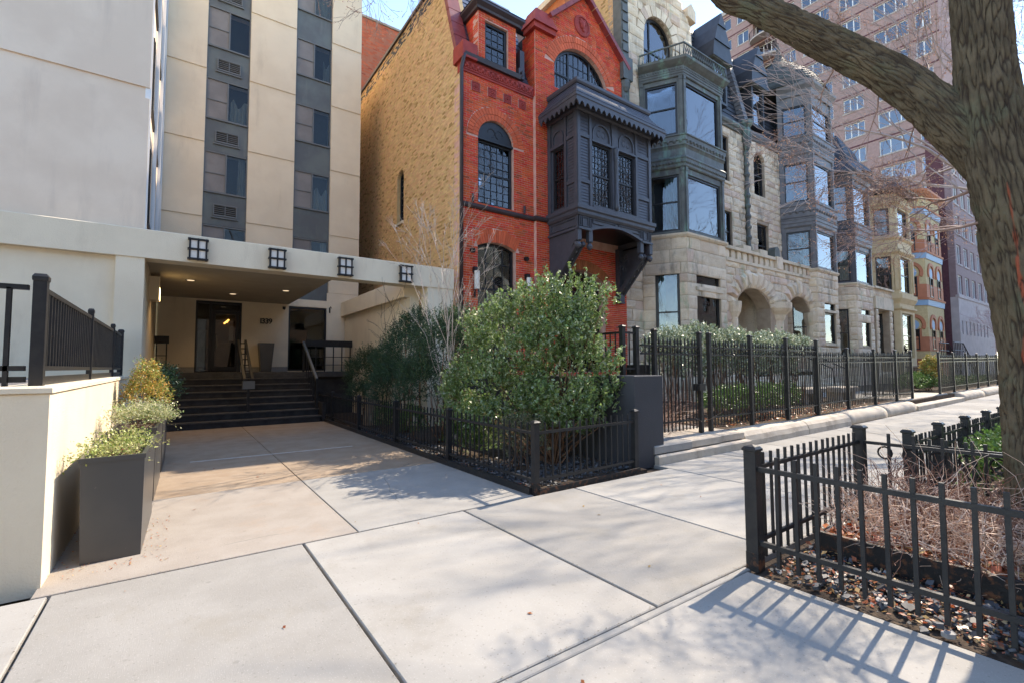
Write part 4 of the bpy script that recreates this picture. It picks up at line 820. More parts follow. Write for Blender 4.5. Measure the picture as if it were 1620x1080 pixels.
def mansard(parent,x0,x1,z0,z1,y0,y1,m,rows=15,tw=.22):
    MB().add([(x0,y0+.06,z0),(x1,y0+.06,z0),(x1,y1+.06,z1),(x0,y1+.06,z1),(x1,y1+4,z1),(x0,y1+4,z1)],[(0,1,2,3),(3,2,4,5)]).build('mansard',m,parent)
    mb=MB(); a0=Vector((0,y0,z0)); d=Vector((0,y1-y0,z1-z0)); L=d.length; d/=L; nn=Vector((0,-d.z,d.y)); n=int((x1-x0)/tw); r=random.Random(int(x0*10))
    for i in range(rows):
        for k in range(n+1):
            u0=x0+(k-(.5 if i%2 else 0))*tw; u1=min(u0+tw-.008,x1); u0=max(u0,x0)
            if u1-u0<.03: continue
            a=a0+d*(L*i/rows); b=a+d*(L/rows*1.15); e=.03+.01*r.random()
            A_,B_=a+nn*e,b+nn*.008
            mb.add([(u0,a.y,a.z),(u1,a.y,a.z),(u0,A_.y,A_.z),(u1,A_.y,A_.z),(u1,B_.y,B_.z),(u0,B_.y,B_.z)],[(0,1,3,2),(2,3,4,5)])
    mb.build('slates',m,parent,kind='stuff')
mansard(A,16.6,20.38,12.0,16.3,10.75,11.7,slate_dk,18); mansard(Bh,20.38,24.2,12.0,16.2,10.75,11.7,slate_dk,18)
cpr=lambda x0,x1:MB().sweep([(x0,YM),(x1,YM)],[(-.2,11.72),(.06,11.72),(.10,11.80),(.16,11.84),(.20,11.92),(.20,12.0),(-.2,12.04)])
cpr(17.0,20.36).build('eave_cornice',copper,A); cpr(20.38,23.9).build('eave_cornice',copper2,Bh)
def dormer(parent,x0,x1,z0,z1,peak,m,flare=.25):
    fr=Fr((x0,10.55),(x1,10.55)); w=x1-x0
    MB().ext(fr,rect(0,w,z0,z1),-.6,-.01,[rect(.12,w-.12,z0+.1,z1-.06)]).build('dormer',m,parent); window(parent,fr,.12,w-.12,z0+.1,z1-.06,w=-.05,fw=.06,depth=.3,gm=glass_sky)
    xc=(x0+x1)/2; pk=MB(); y0,y1=10.40,12.2
    for (ua,ub,za,zb) in ((flare,flare*.35,z1,z1+.35*(peak-z1)),(flare*.35,-w*.2,z1+.35*(peak-z1),z1+.7*(peak-z1)),(-w*.2,-w*.5,z1+.7*(peak-z1),peak)):
        pk.add([(x0-ua,y0,za),(x0-ub,y0+.04,zb),(x0-ub,y1,zb),(x0-ua,y1,za),(x1+ua,y0,za),(x1+ub,y0+.04,zb),(x1+ub,y1,zb),(x1+ua,y1,za)],[(0,3,2,1),(4,5,6,7),(0,1,5,4)])
    pk.build('dormer_hood',slate_dk,parent); MB().sweep([(x0-.15,11.2),(x0-.15,10.5),(x1+.15,10.5),(x1+.15,11.2)],[(-.1,z1-.05),(.05,z1-.03),(.08,z1+.06),(-.1,z1+.08)]).build('dormer_cornice',copper,parent)
dormer(A,17.9,18.9,12.5,14.3,16.4,slate_dk); dormer(Bh,20.95,22.05,12.35,14.25,16.2,slate_dk)
# copper rain head column at the party line + roof rib with finial
rc=MB(); rc.tube([(20.37,10.60,6.2),(20.37,10.60,11.2)],.09,8)
for k in range(10): rc.lathe([(.11,6.5+k*.47),(.15,6.6+k*.47),(.11,6.7+k*.47)],20.37,10.60,8)
rc.lathe([(.10,11.0),(.2,11.3),(.24,11.8),(.16,12.0),(.28,12.15),(.28,12.3),(.1,12.35)],20.37,10.56,8); rc.build('copper_rain_column',copper,A,smooth=False)
rr=MB()
for k in range(20):
    f=k/20; y,z=10.62+.95*f,12.3+4.1*f; rr.hexa([(20.2,y-.12,z),(20.54,y-.12,z),(20.54,y+.2,z),(20.2,y+.2,z),(20.22,y-.07,z+.19),(20.52,y-.07,z+.19),(20.52,y+.2,z+.19),(20.22,y+.2,z+.19)])
rr.box(20.1,20.65,11.45,12.0,16.35,16.75); rr.lathe([(.12,16.75),(.1,17.0),(.28,17.2),(.3,17.35),(.2,17.55),(.06,17.65),(.04,17.95)],20.37,11.7,8); rr.build('roof_rib_with_finial',copper2,A)
# B main wall
hB=[archl(21.20,22.20,9.22,10.80,.5,10),rect(21.36,22.38,6.0,7.96)]
stonewall(Bh,FM,rect(20.38,24.0,6.0,11.72),hB,[.30,.26,.34],.62,110,zmin=6,rings=[archl(21.2-.3,22.2+.3,10.7,10.8,.8,10)])
voussoirs(Bh,FM,21.2,22.2,10.8,.5,.30,9,limest,.02,name='arch_stone',jit=.02)
window(Bh,FM,21.22,22.18,9.22,11.28,rise=.48,w=-.12,fw=.07); window(Bh,FM,21.38,22.36,6.02,7.94,w=-.12,fw=.06)
MB().tube([(23.70,10.55,11.8),(23.75,10.55,.4)],.05,7).build('downpipe',copper2,Bh)
# B bay
PB=[(23.55,10.68),(24.12,9.42),(26.45,9.42),(27.2,10.68)]; fb_=[Fr(PB[i],PB[i+1]) for i in range(3)]
gB=[[rect(.35,1.05,1.9,4.6)],[rect(.70,1.95,2.5,3.95),rect(.70,1.95,4.06,4.55)],[]]
for i,fr in enumerate(fb_): stonewall(Bh,fr,rect(0,fr.L,.2,5.88),gB[i],RW,.7,60,zmin=1.5)
window(Bh,fb_[0],.35,1.05,1.9,4.6,w=-.08); window(Bh,fb_[1],.70,1.95,2.5,3.95,w=-.08,sash=False,fw=.08); window(Bh,fb_[1],.70,1.95,4.06,4.55,w=-.08,sash=False)
MB().fb(fb_[1],.6,2.05,3.95,4.06,-.1,.05).build('transom_stone',limesm,Bh); MB().fb(fb_[1],.55,2.1,2.38,2.5,-.1,.08).build('window_sill',limesm,Bh)
MB().sweep(PB,[(-.1,5.84),(.04,5.84),(.08,5.90),(.08,5.97),(-.1,6.0)]).build('ledge',limesm,Bh)
bb_=thing('metal_bay',(25.3,10,6),None,None); bb_.parent=Bh; bb_.location=Vector((25.3,10,6))-Bh.location
fs_=metal_bay(bb_,PB,6,[(5.98,6.05,7.80,8.05),(9.06,9.22,11.1,11.5),(12.3,12.42,13.9,14.4)],[belt(8.0,8.4,.10),belt(8.4,9.06,.14),belt(11.48,11.8,.08),belt(11.8,12.34,.13),[(-.1,14.38),(.05,14.38),(.08,14.6),(.22,14.78),(.24,14.9),(-.1,14.92)]],copper2,skip={(2,'s')})
mb=MB()
for fr in fs_:
    for v,r,s in ((8.72,.08,.24),(12.05,.07,.24)): n=max(1,int(fr.L/s)); [mb.ball(fr.p((k+.5)*fr.L/n,v,.07),r,6,4,(1,1,1.2)) for k in range(n)]
mb.build('belt_relief',copper2,bb_,smooth=True,kind='stuff')
cxt,cyt=25.3,11.3; tr_=MB(); prof=[(2.15,14.88),(2.05,15.1),(1.9,15.45),(1.65,15.9),(1.3,16.35),(.9,16.75),(.5,17.1),(.22,17.45),(.1,17.8),(.03,18.3)]
nf=12
for i in range(len(prof)-1):
    for q in range(3):
        f0,f1=q/3,(q+1)/3; r0=prof[i][0]+(prof[i+1][0]-prof[i][0])*f0; r1=prof[i][0]+(prof[i+1][0]-prof[i][0])*f1; z0=prof[i][1]+(prof[i+1][1]-prof[i][1])*f0; z1=prof[i][1]+(prof[i+1][1]-prof[i][1])*f1
        for k in range(nf*3):
            a0,a1=2*PI*(k+.03+(q%2)*.5)/(nf*3),2*PI*(k+.97+(q%2)*.5)/(nf*3); e=.03
            tr_.add([(cxt+(r0+e)*math.cos(a0),cyt+(r0+e)*math.sin(a0),z0),(cxt+(r0+e)*math.cos(a1),cyt+(r0+e)*math.sin(a1),z0),(cxt+r1*math.cos(a1),cyt+r1*math.sin(a1),z1),(cxt+r1*math.cos(a0),cyt+r1*math.sin(a0),z1)],[(0,1,2,3)])
tr_.build('turret_shingles',slate_gr,Bh,kind='stuff'); MB().lathe([(r-.02,z) for r,z in prof],cxt,cyt,24).build('turret_roof',slate_gr,Bh)
dormer(Bh,26.3,27.0,14.9,15.4,16.4,slate_gr,.1)
MB().box(24.2,27.8,11.2,20,11.8,15.9).build('upper_block',slate_dk,Bh)
# shared arcaded porch: one porch thing
po=thing('arcaded_porch',(20.5,9.8,0),'rough stone porch with two round arches and balustrade between the two stone rowhouses','porch')
FP=Fr((0,9.70),(1,9.70)); a1=archl(17.55,20.25,1.2,3.85,.72,14); a2=archl(21.75,24.0,1.2,3.85,.70,14)
stonewall(po,FP,rect(16.75,24.2,1.0,5.5),[a1,a2],[.42,.34,.30],.75,90,zmin=1.5,depth=.6,rings=[archl(17.55-.6,20.25+.6,3.8,3.85,1.38,14),archl(21.75-.55,24.0+.5,3.8,3.85,1.3,14),rect(20.2,21.8,2.4,4.1)])
for (u0,u1,n) in ((17.55,20.25,13),(21.75,24.0,11)):
    c,a=(u0+u1)/2,(u1-u0)/2
    for i in range(n):
        q=[]
        for s,rr_ in ((i+.05,0),(i+.95,0),(i+.95,.62+.1*(i%2)),(i+.05,.62+.1*(i%2))):
            t=PI-PI*s/n; q.append((c+(a+rr_)*math.cos(t),3.85+(.72+rr_)*math.sin(t)))
        fr=FP; mb=MB(); cq=ccw(q); mid=(sum(p[0] for p in cq)/4,sum(p[1] for p in cq)/4)
        fp=[fr.p(x,y,.02) for x,y in cq]+[fr.p(mid[0]+(x-mid[0])*.55,mid[1]+(y-mid[1])*.55,.10+.06*random.random()) for x,y in cq]+[fr.p(x,y,-.55) for x,y in cq]
        mb.add(fp,[(4,5,6,7)]+[(j,(j+1)%4,4+(j+1)%4,4+j) for j in range(4)]+[(8+j,8+(j+1)%4,(j+1)%4,j) for j in range(4)]); mb.build('arch_stone',limest,po)
mb=MB(); mb.lathe([(.52,1.0),(.52,1.25),(.42,1.35),(.40,3.35),(.46,3.45),(.50,3.6),(.66,3.75),(.74,3.86),(.74,4.12)],21.0,9.98,12); mb.build('column',limest,po)
for x,w in ((17.35,.22),(24.15,.2)): MB().lathe([(.24,1.0),(.2,1.2),(.2,3.3),(.3,3.5),(.34,3.75),(.34,3.9)],x,9.75,10).build('colonnette',limest,po)
mb=MB(); mb.box(16.9,24.0,11.2,11.25,.3,5.3); mb.build('porch_back_wall',limest_j,po); Fbk=Fr((16.9,11.2),(24.0,11.2)); masonry(po,Fbk,rect(0,7.1,1,5.2),[rect(.7,1.8,1,4.2),rect(4.9,6.6,1,4.4)],.3,.8,.015,ROCK,.06,rows=[.34,.3],limit=40,vary=.3,name='stone_block'); window(po,Fbk,4.95,6.55,1.2,4.35,w=.06,fw=.12,sash=.55,depth=.04); window(po,Fbk,.72,1.78,1.2,4.15,w=.06,fw=.1,sash=False,depth=.04)
MB().box(20.35,20.65,10.2,11.2,.3,5.3).build('porch_partition',limest,po)
MB().box(16.9,24.1,9.75,11.2,5.2,5.45).build('porch_ceiling',limest_j,po); MB().box(16.9,24.1,9.72,11.2,.2,1.2).build('porch_floor',limesm,po)
MB().fb(FP,16.7,24.2,5.46,5.58,-.5,.07).build('ledge',limesm,po); MB().fb(FP,16.7,24.2,5.94,6.06,-.36,.06).build('top_rail',limesm,po)
for k in range(17):
    x=17.05+k*.435
    if abs(x-20.97)<.3: continue
    MB().lathe([(.15,5.57),(.19,5.60),(.20,5.70),(.20,5.84),(.17,5.95)],x,9.85,4,1.0,.95,PI/4).build('baluster',limest,po)
MB().box(16.9,24.0,10.25,10.3,5.5,5.95).build('balcony_back',limest_j,po)
for x in (18.45,19.75): MB().box(x-.3,x+.3,9.66,10.05,6.06,6.24).build('rail_block',limesm,po)
mb=MB(); mb.box(20.75,21.25,9.6,10.05,5.57,6.1); mb.build('pedestal',limest,po); MB().ext(FP,archl(20.78,21.22,6.1,6.35,.22,8),-.3,0).build('pedestal_cap',slate_gr,po)
for i in range(5): MB().cbox(17.2,24.4,9.65-.33*(i+1),9.66,.28+0*i,1.2-.17*(i+1)+.0,.01).build('step',limesm,po,slope=False)
# ---------------------------------------------------------------- houses further down the street
yel=M('yellow_stone',(.60,.46,.27),(.54,.41,.23),sc=2,rough=.8,st=(1,(1.4,1.4,.5),.55,.75),stc=(.35,.25,.13),stamt=.4); org=M('orange_paint',(.46,.17,.085),(.40,.145,.07),sc=2,rough=.7); blu=M('blue_paint',(.24,.38,.52),rough=.6); tanb=M('pale_brick',(.58,.46,.24),(.5,.39,.2),sc=8,rough=.8,rnd=.15)
C=thing('stone_rowhouse',(31,11,0),'buff stone rowhouse with black painted bay and square columned porch, third stone house','house')
MB().box(27.85,34.6,11.0,20,.2,11.6).build('core',limest_j,C)
stonewall(C,FM,rect(27.85,34.6,.2,11.6),[rect(32.2,33.2,6.3,8.2),rect(32.2,33.2,9,11)],RW,.9,80,zmin=5)
for z in (6.3,9.0): window(C,FM,32.2,33.2,z,z+1.9,w=-.1)
PC=[(28.1,10.68),(28.75,9.42),(31.1,9.42),(31.8,10.68)]; fc=[Fr(PC[i],PC[i+1]) for i in range(3)]
for i,fr in enumerate(fc):
    gh=[rect(.35,1.05,1.9,4.4)] if i==0 else ([rect(.6,1.85,2.45,3.9),rect(.6,1.85,4.0,4.46)] if i==1 else [])
    stonewall(C,fr,rect(0,fr.L,.2,5.68),gh,RW,.8,40,zmin=1.5)
    for h in gh: window(C,fr,h[0][0],h[1][0],h[0][1],h[2][1],w=-.08,sash=h[2][1]-h[0][1]>2,fw=.07)
MB().sweep(PC,[(-.1,5.64),(.04,5.64),(.08,5.70),(.08,5.76),(-.1,5.8)]).build('ledge',limesm,C)
bc=thing('metal_bay',(30,10,6),None,None); bc.parent=C; bc.location=Vector((30,10,6))-C.location
metal_bay(bc,PC,6,[(5.76,5.85,7.55,7.8),(8.9,9.05,11.0,11.3)],[belt(7.8,8.3,.10),belt(8.3,8.92,.16),[(-.1,11.28),(.05,11.28),(.1,11.5),(.3,11.62),(.3,11.75),(-.1,11.8)]],copper3)
MB().lathe([(1.7,11.75),(1.0,12.6),(.9,13.0),(.05,14.4)],30,10.5,8).build('bay_roof',slate_dk,C); mansard(C,27.85,34.6,11.8,15.2,10.75,11.7,slate_dk,12,.4)
for x0,x1,d in ((31.7,32.1,0),(33.9,34.35,0)):
    stonewall(C,Fr((x0,9.5),(x1,9.5)),rect(0,x1-x0,.3,4.6),[],[.36],.5,20,depth=.35)
MB().box(31.6,34.45,9.45,11,4.62,5.3).build('porch_beam',limesm,C); MB().box(31.5,34.5,9.4,9.8,5.75,5.86).build('top_rail',limesm,C)
for k in range(11): MB().lathe([(.1,5.28),(.13,5.45),(.08,5.6),(.1,5.76)],31.7+k*.27,9.6,7).build('baluster',limest,C)
MB().box(32.3,33.7,10.6,10.66,1.2,4.2).build('door',M('wood_door',(.12,.06,.03),(.09,.045,.025),sc=3,rough=.5),C); MB().box(31.8,34.4,9.5,10.7,.2,1.1).build('porch_floor',limesm,C)
for i in range(4): MB().box(32.1,33.9,9.5-.32*(i+1),9.5-.32*i,.2,1.0-.2*i).build('step',limesm,C)
D=thing('yellow_stone_house',(37,11,0),'yellow stone rowhouse with canted bay and black roof cornice','house')
MB().box(34.65,39.6,11.0,20,.2,12).build('core',yel,D)
PD=[(34.2+.6,10.68),(35.5,9.42),(38.2,9.42),(39.0,10.68)]; fd=[Fr(PD[i],PD[i+1]) for i in range(3)]
for i,fr in enumerate(fd):
    mg=.33; hs=[rect(mg,fr.L-mg,a,b) for a,b in ((1.9,4.6),(5.9,8.1),(9.4,11.1))]; MB().ext(fr,rect(0,fr.L,.2,12.0),-.4,0,hs).build('bay_wall',yel,D)
    for h in hs: window(D,fr,h[0][0],h[1][0],h[0][1],h[2][1],w=-.12,fw=.09,cur=(curtain,.0,1,1) if h[0][1]>9 else None)
    for u in (.02,fr.L-.2): MB().fb(fr,u,u+.18,6.0,8.0,0,.07).build('pilaster',yel,D)
for a,b,o in ((5.2,5.75,.16),(4.75,4.95,.12),(8.2,8.45,.14),(9.1,9.3,.12),(11.2,11.5,.14)): MB().sweep(PD,[(-.1,a),(.02,a),(o,a+(b-a)*.5),(o,b),(-.1,b)]).build('belt_moulding',yel,D)
MB().ext(FM,rect(34.62,35.0,.2,12),-.3,0).build('wall',yel,D); MB().ext(FM,rect(38.9,39.6,.2,12),-.3,0).build('wall',yel,D)
MB().sweep(PD,[(-.3,11.95),(.1,11.95),(.45,12.1),(.5,12.2),(.1,12.5),(-.1,13.0),(-.6,13.1)]).build('roof_cornice',slate_dk,D); MB().box(34.7,39.6,10.9,18,12,13.6).build('attic',yel,D)
Ev=thing('moorish_painted_house',(43,11,0),'yellow and orange painted house with keyhole arched windows and blue bands','house')
MB().box(39.7,46.6,11.0,20,.2,13).build('core',tanb,Ev)
PE=[(39.75,10.68),(41.0,9.42),(44.9,9.42),(46.4,10.68)]; fe=[Fr(PE[i],PE[i+1]) for i in range(3)]
def ringp(c,v,r0,r1,a0,a1,n=14): return [(c+r1*math.cos(a0+(a1-a0)*i/n),v+r1*math.sin(a0+(a1-a0)*i/n)) for i in range(n+1)]+[(c+r0*math.cos(a1+(a0-a1)*i/n),v+r0*math.sin(a1+(a0-a1)*i/n)) for i in range(n+1)]
for i,fr in enumerate(fe):
    MB().ext(fr,rect(0,fr.L,.2,13),-.4,0).build('bay_wall',tanb,Ev)
    for z in (2.4,5.95,9.0):
        MB().fb(fr,0,fr.L,z,z+.95,-.02,.02).build('orange_band',org,Ev)
        for c in ([fr.L/2] if i!=1 else [fr.L*.27,fr.L*.73]):
            MB().ext(fr,ringp(c,z+1.75,.50,.72,-.45,PI+.45),-.05,.07).build('keyhole_arch',org,Ev); MB().ext(fr,ringp(c,z+1.75,.0,.33,0,2*PI-.01),-.05,.03).build('round_light',blu,Ev)
            window(Ev,fr,c-.32,c+.32,z+.1,z+1.45,w=.05,fw=.06,depth=.04,cur=None)
            MB().fb(fr,c+.32,c+.45,z+.05,z+1.5,-.02,.06).build('jamb',org,Ev)
for z in (5.45,8.65,11.7): MB().sweep(PE,[(-.1,z),(.05,z),(.08,z+.38),(-.1,z+.38)]).build('blue_band',blu,Ev); MB().sweep(PE,[(-.1,z+.38),(.12,z+.38),(.14,z+.5),(-.1,z+.5)]).build('string_course',org,Ev)
MB().sweep(PE,[(-.3,12.95),(.1,12.95),(.35,13.2),(.35,13.35),(-.3,13.5)]).build('roof_cornice',org,Ev)
MB().box(40.2,41.6,8.6,10.6,.3,1.9).build('stoop',org,Ev)
rl=MB()
for y in (8.0,8.7): 
    rl.tube([(40,y,2.9),(42.2,y,2.9),(45.2,y,1.35)],.03,5); rl.tube([(40,y,2.4),(42.2,y,2.4),(45.2,y,.95)],.025,5)
    for k in range(14): x=40+k*.4; zt=2.9 if x<42.2 else 2.9-(x-42.2)*.517; rl.tube([(x,y,zt-1.0),(x,y,zt)],.02,4)
rl.build('stair_railing',blackm,Ev)
Fg=thing('purple_brick_building',(52,12,0),'purple brick apartment building on a pale stone base beyond the painted house','building')
pur=M('purple_brick',(.23,.165,.17),(.20,.14,.145),sc=5,rough=.8); mar=M('maroon_brick',(.11,.045,.055),(.09,.035,.045),sc=6,rough=.85); pale=M('pale_stone_base',(.42,.38,.38),(.36,.33,.33),sc=2,rough=.85); wht=M('white_window_frame',(.62,.64,.66),rough=.5)
FG=Fr((45.4+1.3,9.0),(58,9.0)); hs=[]
for r in range(5):
    for c in range(5): hs.append(rect(.4+c*2.1,1.65+c*2.1,6.7+r*2.3,8.15+r*2.3))
sm=[rect(.5+c*1.15,.95+c*1.15,3.7,4.7) for c in range(8)]
MB().ext(FG,rect(0,FG.L,6.45,19.5),-.4,0,hs).build('wall',pur,Fg); MB().ext(FG,rect(0,FG.L,.2,6.45),-.4,.05,sm).build('stone_base',pale,Fg); MB().fb(FG,-.05,FG.L,6.4,6.6,-.1,.1).build('string_course',pale,Fg)
for h in hs: window(Fg,FG,h[0][0],h[1][0],h[0][1],h[2][1],w=-.08,fw=.07,fm=wht,split=[(h[0][0]+h[1][0])/2],sash=False,gm=glass_sky)
for h in hs: MB().fb(FG,h[0][0]-.1,h[1][0]+.1,h[0][1]-.12,h[0][1]-.01,-.05,.05).build('sill',pale,Fg)
for h in sm: window(Fg,FG,h[0][0],h[1][0],h[0][1],h[2][1],w=-.02,fw=.05,fm=wht,sash=False)
MB().box(46.72,58,9.4,10.4,.2,19.4).build('core',mar,Fg); MB().fb(FG,-.1,FG.L,19.4,19.8,-.4,.2).build('cornice',pale,Fg)
for r in range(5):
    for x in (57.0,): MB().box(58.0,59.6,8.3,10,5+r*2.6,5.2+r*2.6).build('balcony_slab',pale,Fg)
# high-rise: we see the face that looks down the street
HR=thing('brick_high_rise',(66,25,0),'tall purple brown brick high rise with blue windows and pale balconies behind the rowhouses','building')
hb=M('high_rise_brick',(.33,.225,.21),(.28,.19,.175),sc=4,rough=.85); hg=glassmat('high_rise_glass',(.3,.38,.5),2.6); slabm=M('balcony_concrete',(.38,.34,.31),rough=.8); rm2=M('room_blue',(.06,.09,.14),(.10,.14,.2),sc=.4)
HF=Fr((62,38),(62,12.2)); Lh=HF.L; HT=51; hh=[]
cols=[('w',1.2,4.2),('w',5.0,6.6),('b',7.2,10.2),('w',11.0,12.4),('w',13.2,16.2),('w',17.2,19.2),('w',20.4,23.4),('w',23.9,25.2)]
fls=[2+3.05*k for k in range(16)]
for z in fls:
    for t,a,b in cols: hh.append((t,rect(a,b,z+.9,z+2.55) if t=='w' else rect(a,b,z+.1,z+2.6)))
MB().ext(HF,rect(0,Lh,0,HT),-.8,0,[h for t,h in hh]).build('wall',hb,HR); MB().box(62.8,80,12.2,38,0,HT).build('core',hb,HR); MB().fb(HF,-.2,Lh+.2,HT,HT+.6,-.8,.2).build('parapet',slabm,HR)
HP=[]
for t,h in hh:
    u0,u1,v0,v1=h[0][0],h[1][0],h[0][1],h[2][1]
    if v0<9: continue
    mb=MB(); d=-.15 if t=='w' else -.75
    mb.ring(HF,h,rect(u0+.09,u1-.09,v0+.09,v1-.09),d-.06,d)
    n=2 if u1-u0<2 else 3
    for k in range(1,n): u=u0+(u1-u0)*k/n; mb.fb(HF,u-.05,u+.05,v0,v1,d-.06,d)
    wo=mb.build('window',wht,HR); MB().fb(HF,u0+.05,u1-.05,v0+.05,v1-.05,d-.05,d-.04).build('pane',hg,wo)
    if t=='w': MB().fb(HF,u0,u1,v0,v1,-.75,-.7).build('interior',rm2,wo); MB().fb(HF,u0-.1,u1+.1,v0-.15,v0-.005,-.1,.06).build('sill',slabm,HR)
    else:
        c=(u0+u1)/2; n=10; pl=[(u0-.3,-.1)]+[(c+(u1-u0+.6)/2*math.cos(PI-PI*k/n),.25+1.15*math.sin(PI*k/n)) for k in range(n+1)]+[(u1+.3,-.1)]
        P3=lambda q,z:HF.p(q[0],z,q[1]); zb=v0-.25; k=len(pl); mb=MB(); mb.add([P3(q,zb) for q in pl]+[P3(q,zb+.22) for q in pl],[tuple(range(k)),tuple(range(2*k-1,k-1,-1))]+[(i,k+i,k+(i+1)%k,(i+1)%k) for i in range(k)]); bo=mb.build('balcony',slabm,HR)
        rb=MB(); rb.tube([P3(q,zb+1.2) for q in pl[1:-1]],.04,4)
        for i in range(1,k-1):
            for f in (0,.5):
                q=(pl[i][0]+(pl[min(i+1,k-2)][0]-pl[i][0])*f,pl[i][1]+(pl[min(i+1,k-2)][1]-pl[i][1])*f); rb.tube([P3(q,zb+.2),P3(q,zb+1.2)],.022,3)
        rb.build('balcony_rail',blackm,bo)
pwm=M('pale_blind',(.62,.62,.42),(.55,.55,.38),sc=1,rough=.7)
for z in (11.2,15.6):
    for u in (20.3,22.9): MB().fb(HF,u,u+2.2,z,z+3.2,-.05,.03).build('blind_window',pwm,HR)
bnd=MB()
for z in fls: bnd.fb(HF,0,Lh,z+2.75,z+2.9,-.05,.03)
bnd.build('floor_bands',mar,HR,kind='stuff')
# ---------------------------------------------------------------- the other side of the street (seen in window reflections)
rb_=random.Random(9)
for i,(x0,x1,h,c,nm) in enumerate(((-30,-14,13,(.30,.11,.07),'red brick'),(-14,2,15,(.42,.36,.28),'grey stone'),(2,14,12,(.33,.20,.12),'brown brick'),(14,30,14,(.40,.32,.22),'buff brick'),(30,52,12,(.28,.10,.07),'dark red brick'),(52,80,15,(.36,.30,.25),'pale brick'))):
    t=thing('opposite_rowhouse',((x0+x1)/2,-18,0),nm+' rowhouses across the street behind the camera','house'); m=M('opposite_'+nm.replace(' ','_'),c,tuple(k*.85 for k in c),sc=4,rough=.85); fr=Fr((x1,-17),(x0,-17)); hs=[rect(u,u+1.1,z,z+1.9) for z in (1.8,5.2,8.6) for u in np.arange(1.0,fr.L-1.5,2.6)]
    MB().ext(fr,rect(0,fr.L-.05,0,h),-.4,0,hs).build('wall',m,t); MB().box(x0+.05,x1,-27,-17.4,0,h-.1).build('core',room,t); MB().fb(fr,0,fr.L-.05,h,h+.5,-.4,.3).build('cornice',slate_dk,t)
    for h_ in hs: MB().ext(fr,h_,-.2,-.19).build('pane',glass_d,t)
# ---------------------------------------------------------------- fences
def mesh_of(name,mb,m): return rawmesh(name,mb.v,mb.f,m)
def fpost(t,x,y,z0,z1,s,m=None,c=1.3):
    if m is rustm: MB().box(x-s-.002,x+s+.002,y-s-.002,y+s+.002,z0,z0+.13).build('post_foot',rustm,t); m=None
    MB().box(x-s,x+s,y-s,y+s,z0,z1).build('post',m or blackm,t); q=MB(); S2=s*math.sqrt(2)
    q.lathe([(S2*1.0,z1-.005),(S2*c,z1),(S2*c,z1+.014),(S2*.9,z1+.03),(S2*.15,z1+.042)],x,y,4,a0=PI/4); q.build('post_cap',blackm,t)
bar_lo=mesh_of('baluster',MB().box(-.008,.008,-.008,.008,0,1),blackm); bar_sm=mesh_of('baluster',MB().box(-.009,.009,-.009,.009,0,1),blackm); bar_md=mesh_of('baluster',MB().box(-.0115,.0115,-.0115,.0115,0,1),blackm)
def run(t,p0,p1,z0,z1,rails,sp,me,rs=.016,ends=True):
    p0,p1=Vector(p0),Vector(p1); L=(p1-p0).length; d=(p1-p0)/L; a=math.atan2(d.y,d.x); fr=Fr(p0,p1)
    for z in rails: MB().fb(fr,0,L,z-rs,z+rs,-rs,rs).build('rail',blackm,t)
    n=max(1,round(L/sp))
    for k in range(1,n): q=p0+d*(L*k/n); o_=piece('baluster',me,t,(q.x,q.y,z0+gz(q.x)+random.gauss(0,.0015)),a+random.gauss(0,.03),(1,1,z1-z0)); o_.rotation_euler[0]=random.gauss(0,.004); o_.rotation_euler[1]=random.gauss(0,.004)
gf=thing('low_garden_fence',(3.38,8,0),'low black metal fence with pickets around the shrub bed beside the driveway','fence')
YP=[4.30,6.41,8.53,10.74,12.95]
for y in YP: fpost(gf,3.38,y,0,.80,.036,rustm if y<5 else None)
for a,b in zip(YP,YP[1:]): run(gf,(3.38,a+.03),(3.38,b-.03),.10,.80,(.15,.69),.122,bar_lo)
run(gf,(3.38,12.98),(3.30,14.1),.10,.80,(.15,.69),.122,bar_lo); fpost(gf,5.22,4.40,0,.82,.036); run(gf,(3.42,4.305),(5.19,4.395),.10,.80,(.15,.69),.122,bar_lo)
ed=thing('bed_edging',(3.4,8,0),'rusty black steel edging strip at the foot of the low garden fence','edging')
MB().box(3.30,3.345,4.32,14,-.04,.075).build('edging_strip',blackm,ed); MB().hexa([(3.40,4.245,-.04),(5.25,4.33,-.04),(5.25,4.36,-.04),(3.40,4.275,-.04),(3.40,4.245,.06),(5.25,4.33,.06),(5.25,4.36,.06),(3.40,4.275,.06)]).build('edging_strip',rustm,ed)
pw=thing('parkway_fence',(4.4,1.8,0),'black picket fence around the twiggy parkway bed nearest the camera','fence')
fpost(pw,3.43,1.81,-.01,.84,.043,rustm,1.2); fpost(pw,5.47,1.82,-.01,.84,.043); 
run(pw,(3.47,1.81),(5.43,1.82),.05,.81,(.19,.71),.116,bar_sm,.014); run(pw,(3.43,1.77),(3.43,-1.1),.05,.81,(.19,.71),.1255,bar_md,.016); run(pw,(5.47,1.78),(5.47,-1.1),.05,.81,(.19,.71),.19,bar_md,.014)
rg=MB()
for k in range(9):
    y=1.62-.19*k; rg.tube([(5.47,y+.055*math.cos(a),.63+.055*math.sin(a)) for a in [2*PI*j/12 for j in range(13)]],.008,4)
rg.build('ring_ornaments',blackm,pw,kind='stuff')
p2=thing('parkway_fence',(9,1.48,0),'longer black picket fence around the green parkway bed beside the tree','fence')
xs=[5.62,6.6,7.7,8.8,9.75,11.0,12.4,14,16,18,20]
for x in xs: fpost(p2,x,1.48,-.01+gz(x),.82+gz(x),.036)
for a,b in zip(xs,xs[1:]): run(p2,(a+.03,1.48),(b-.03,1.48),.05,.78,(.19,.60,.71),.1,bar_lo,.013)
run(p2,(5.62,1.45),(5.62,-1.1),.05,.78,(.19,.71),.12,bar_md,.013)
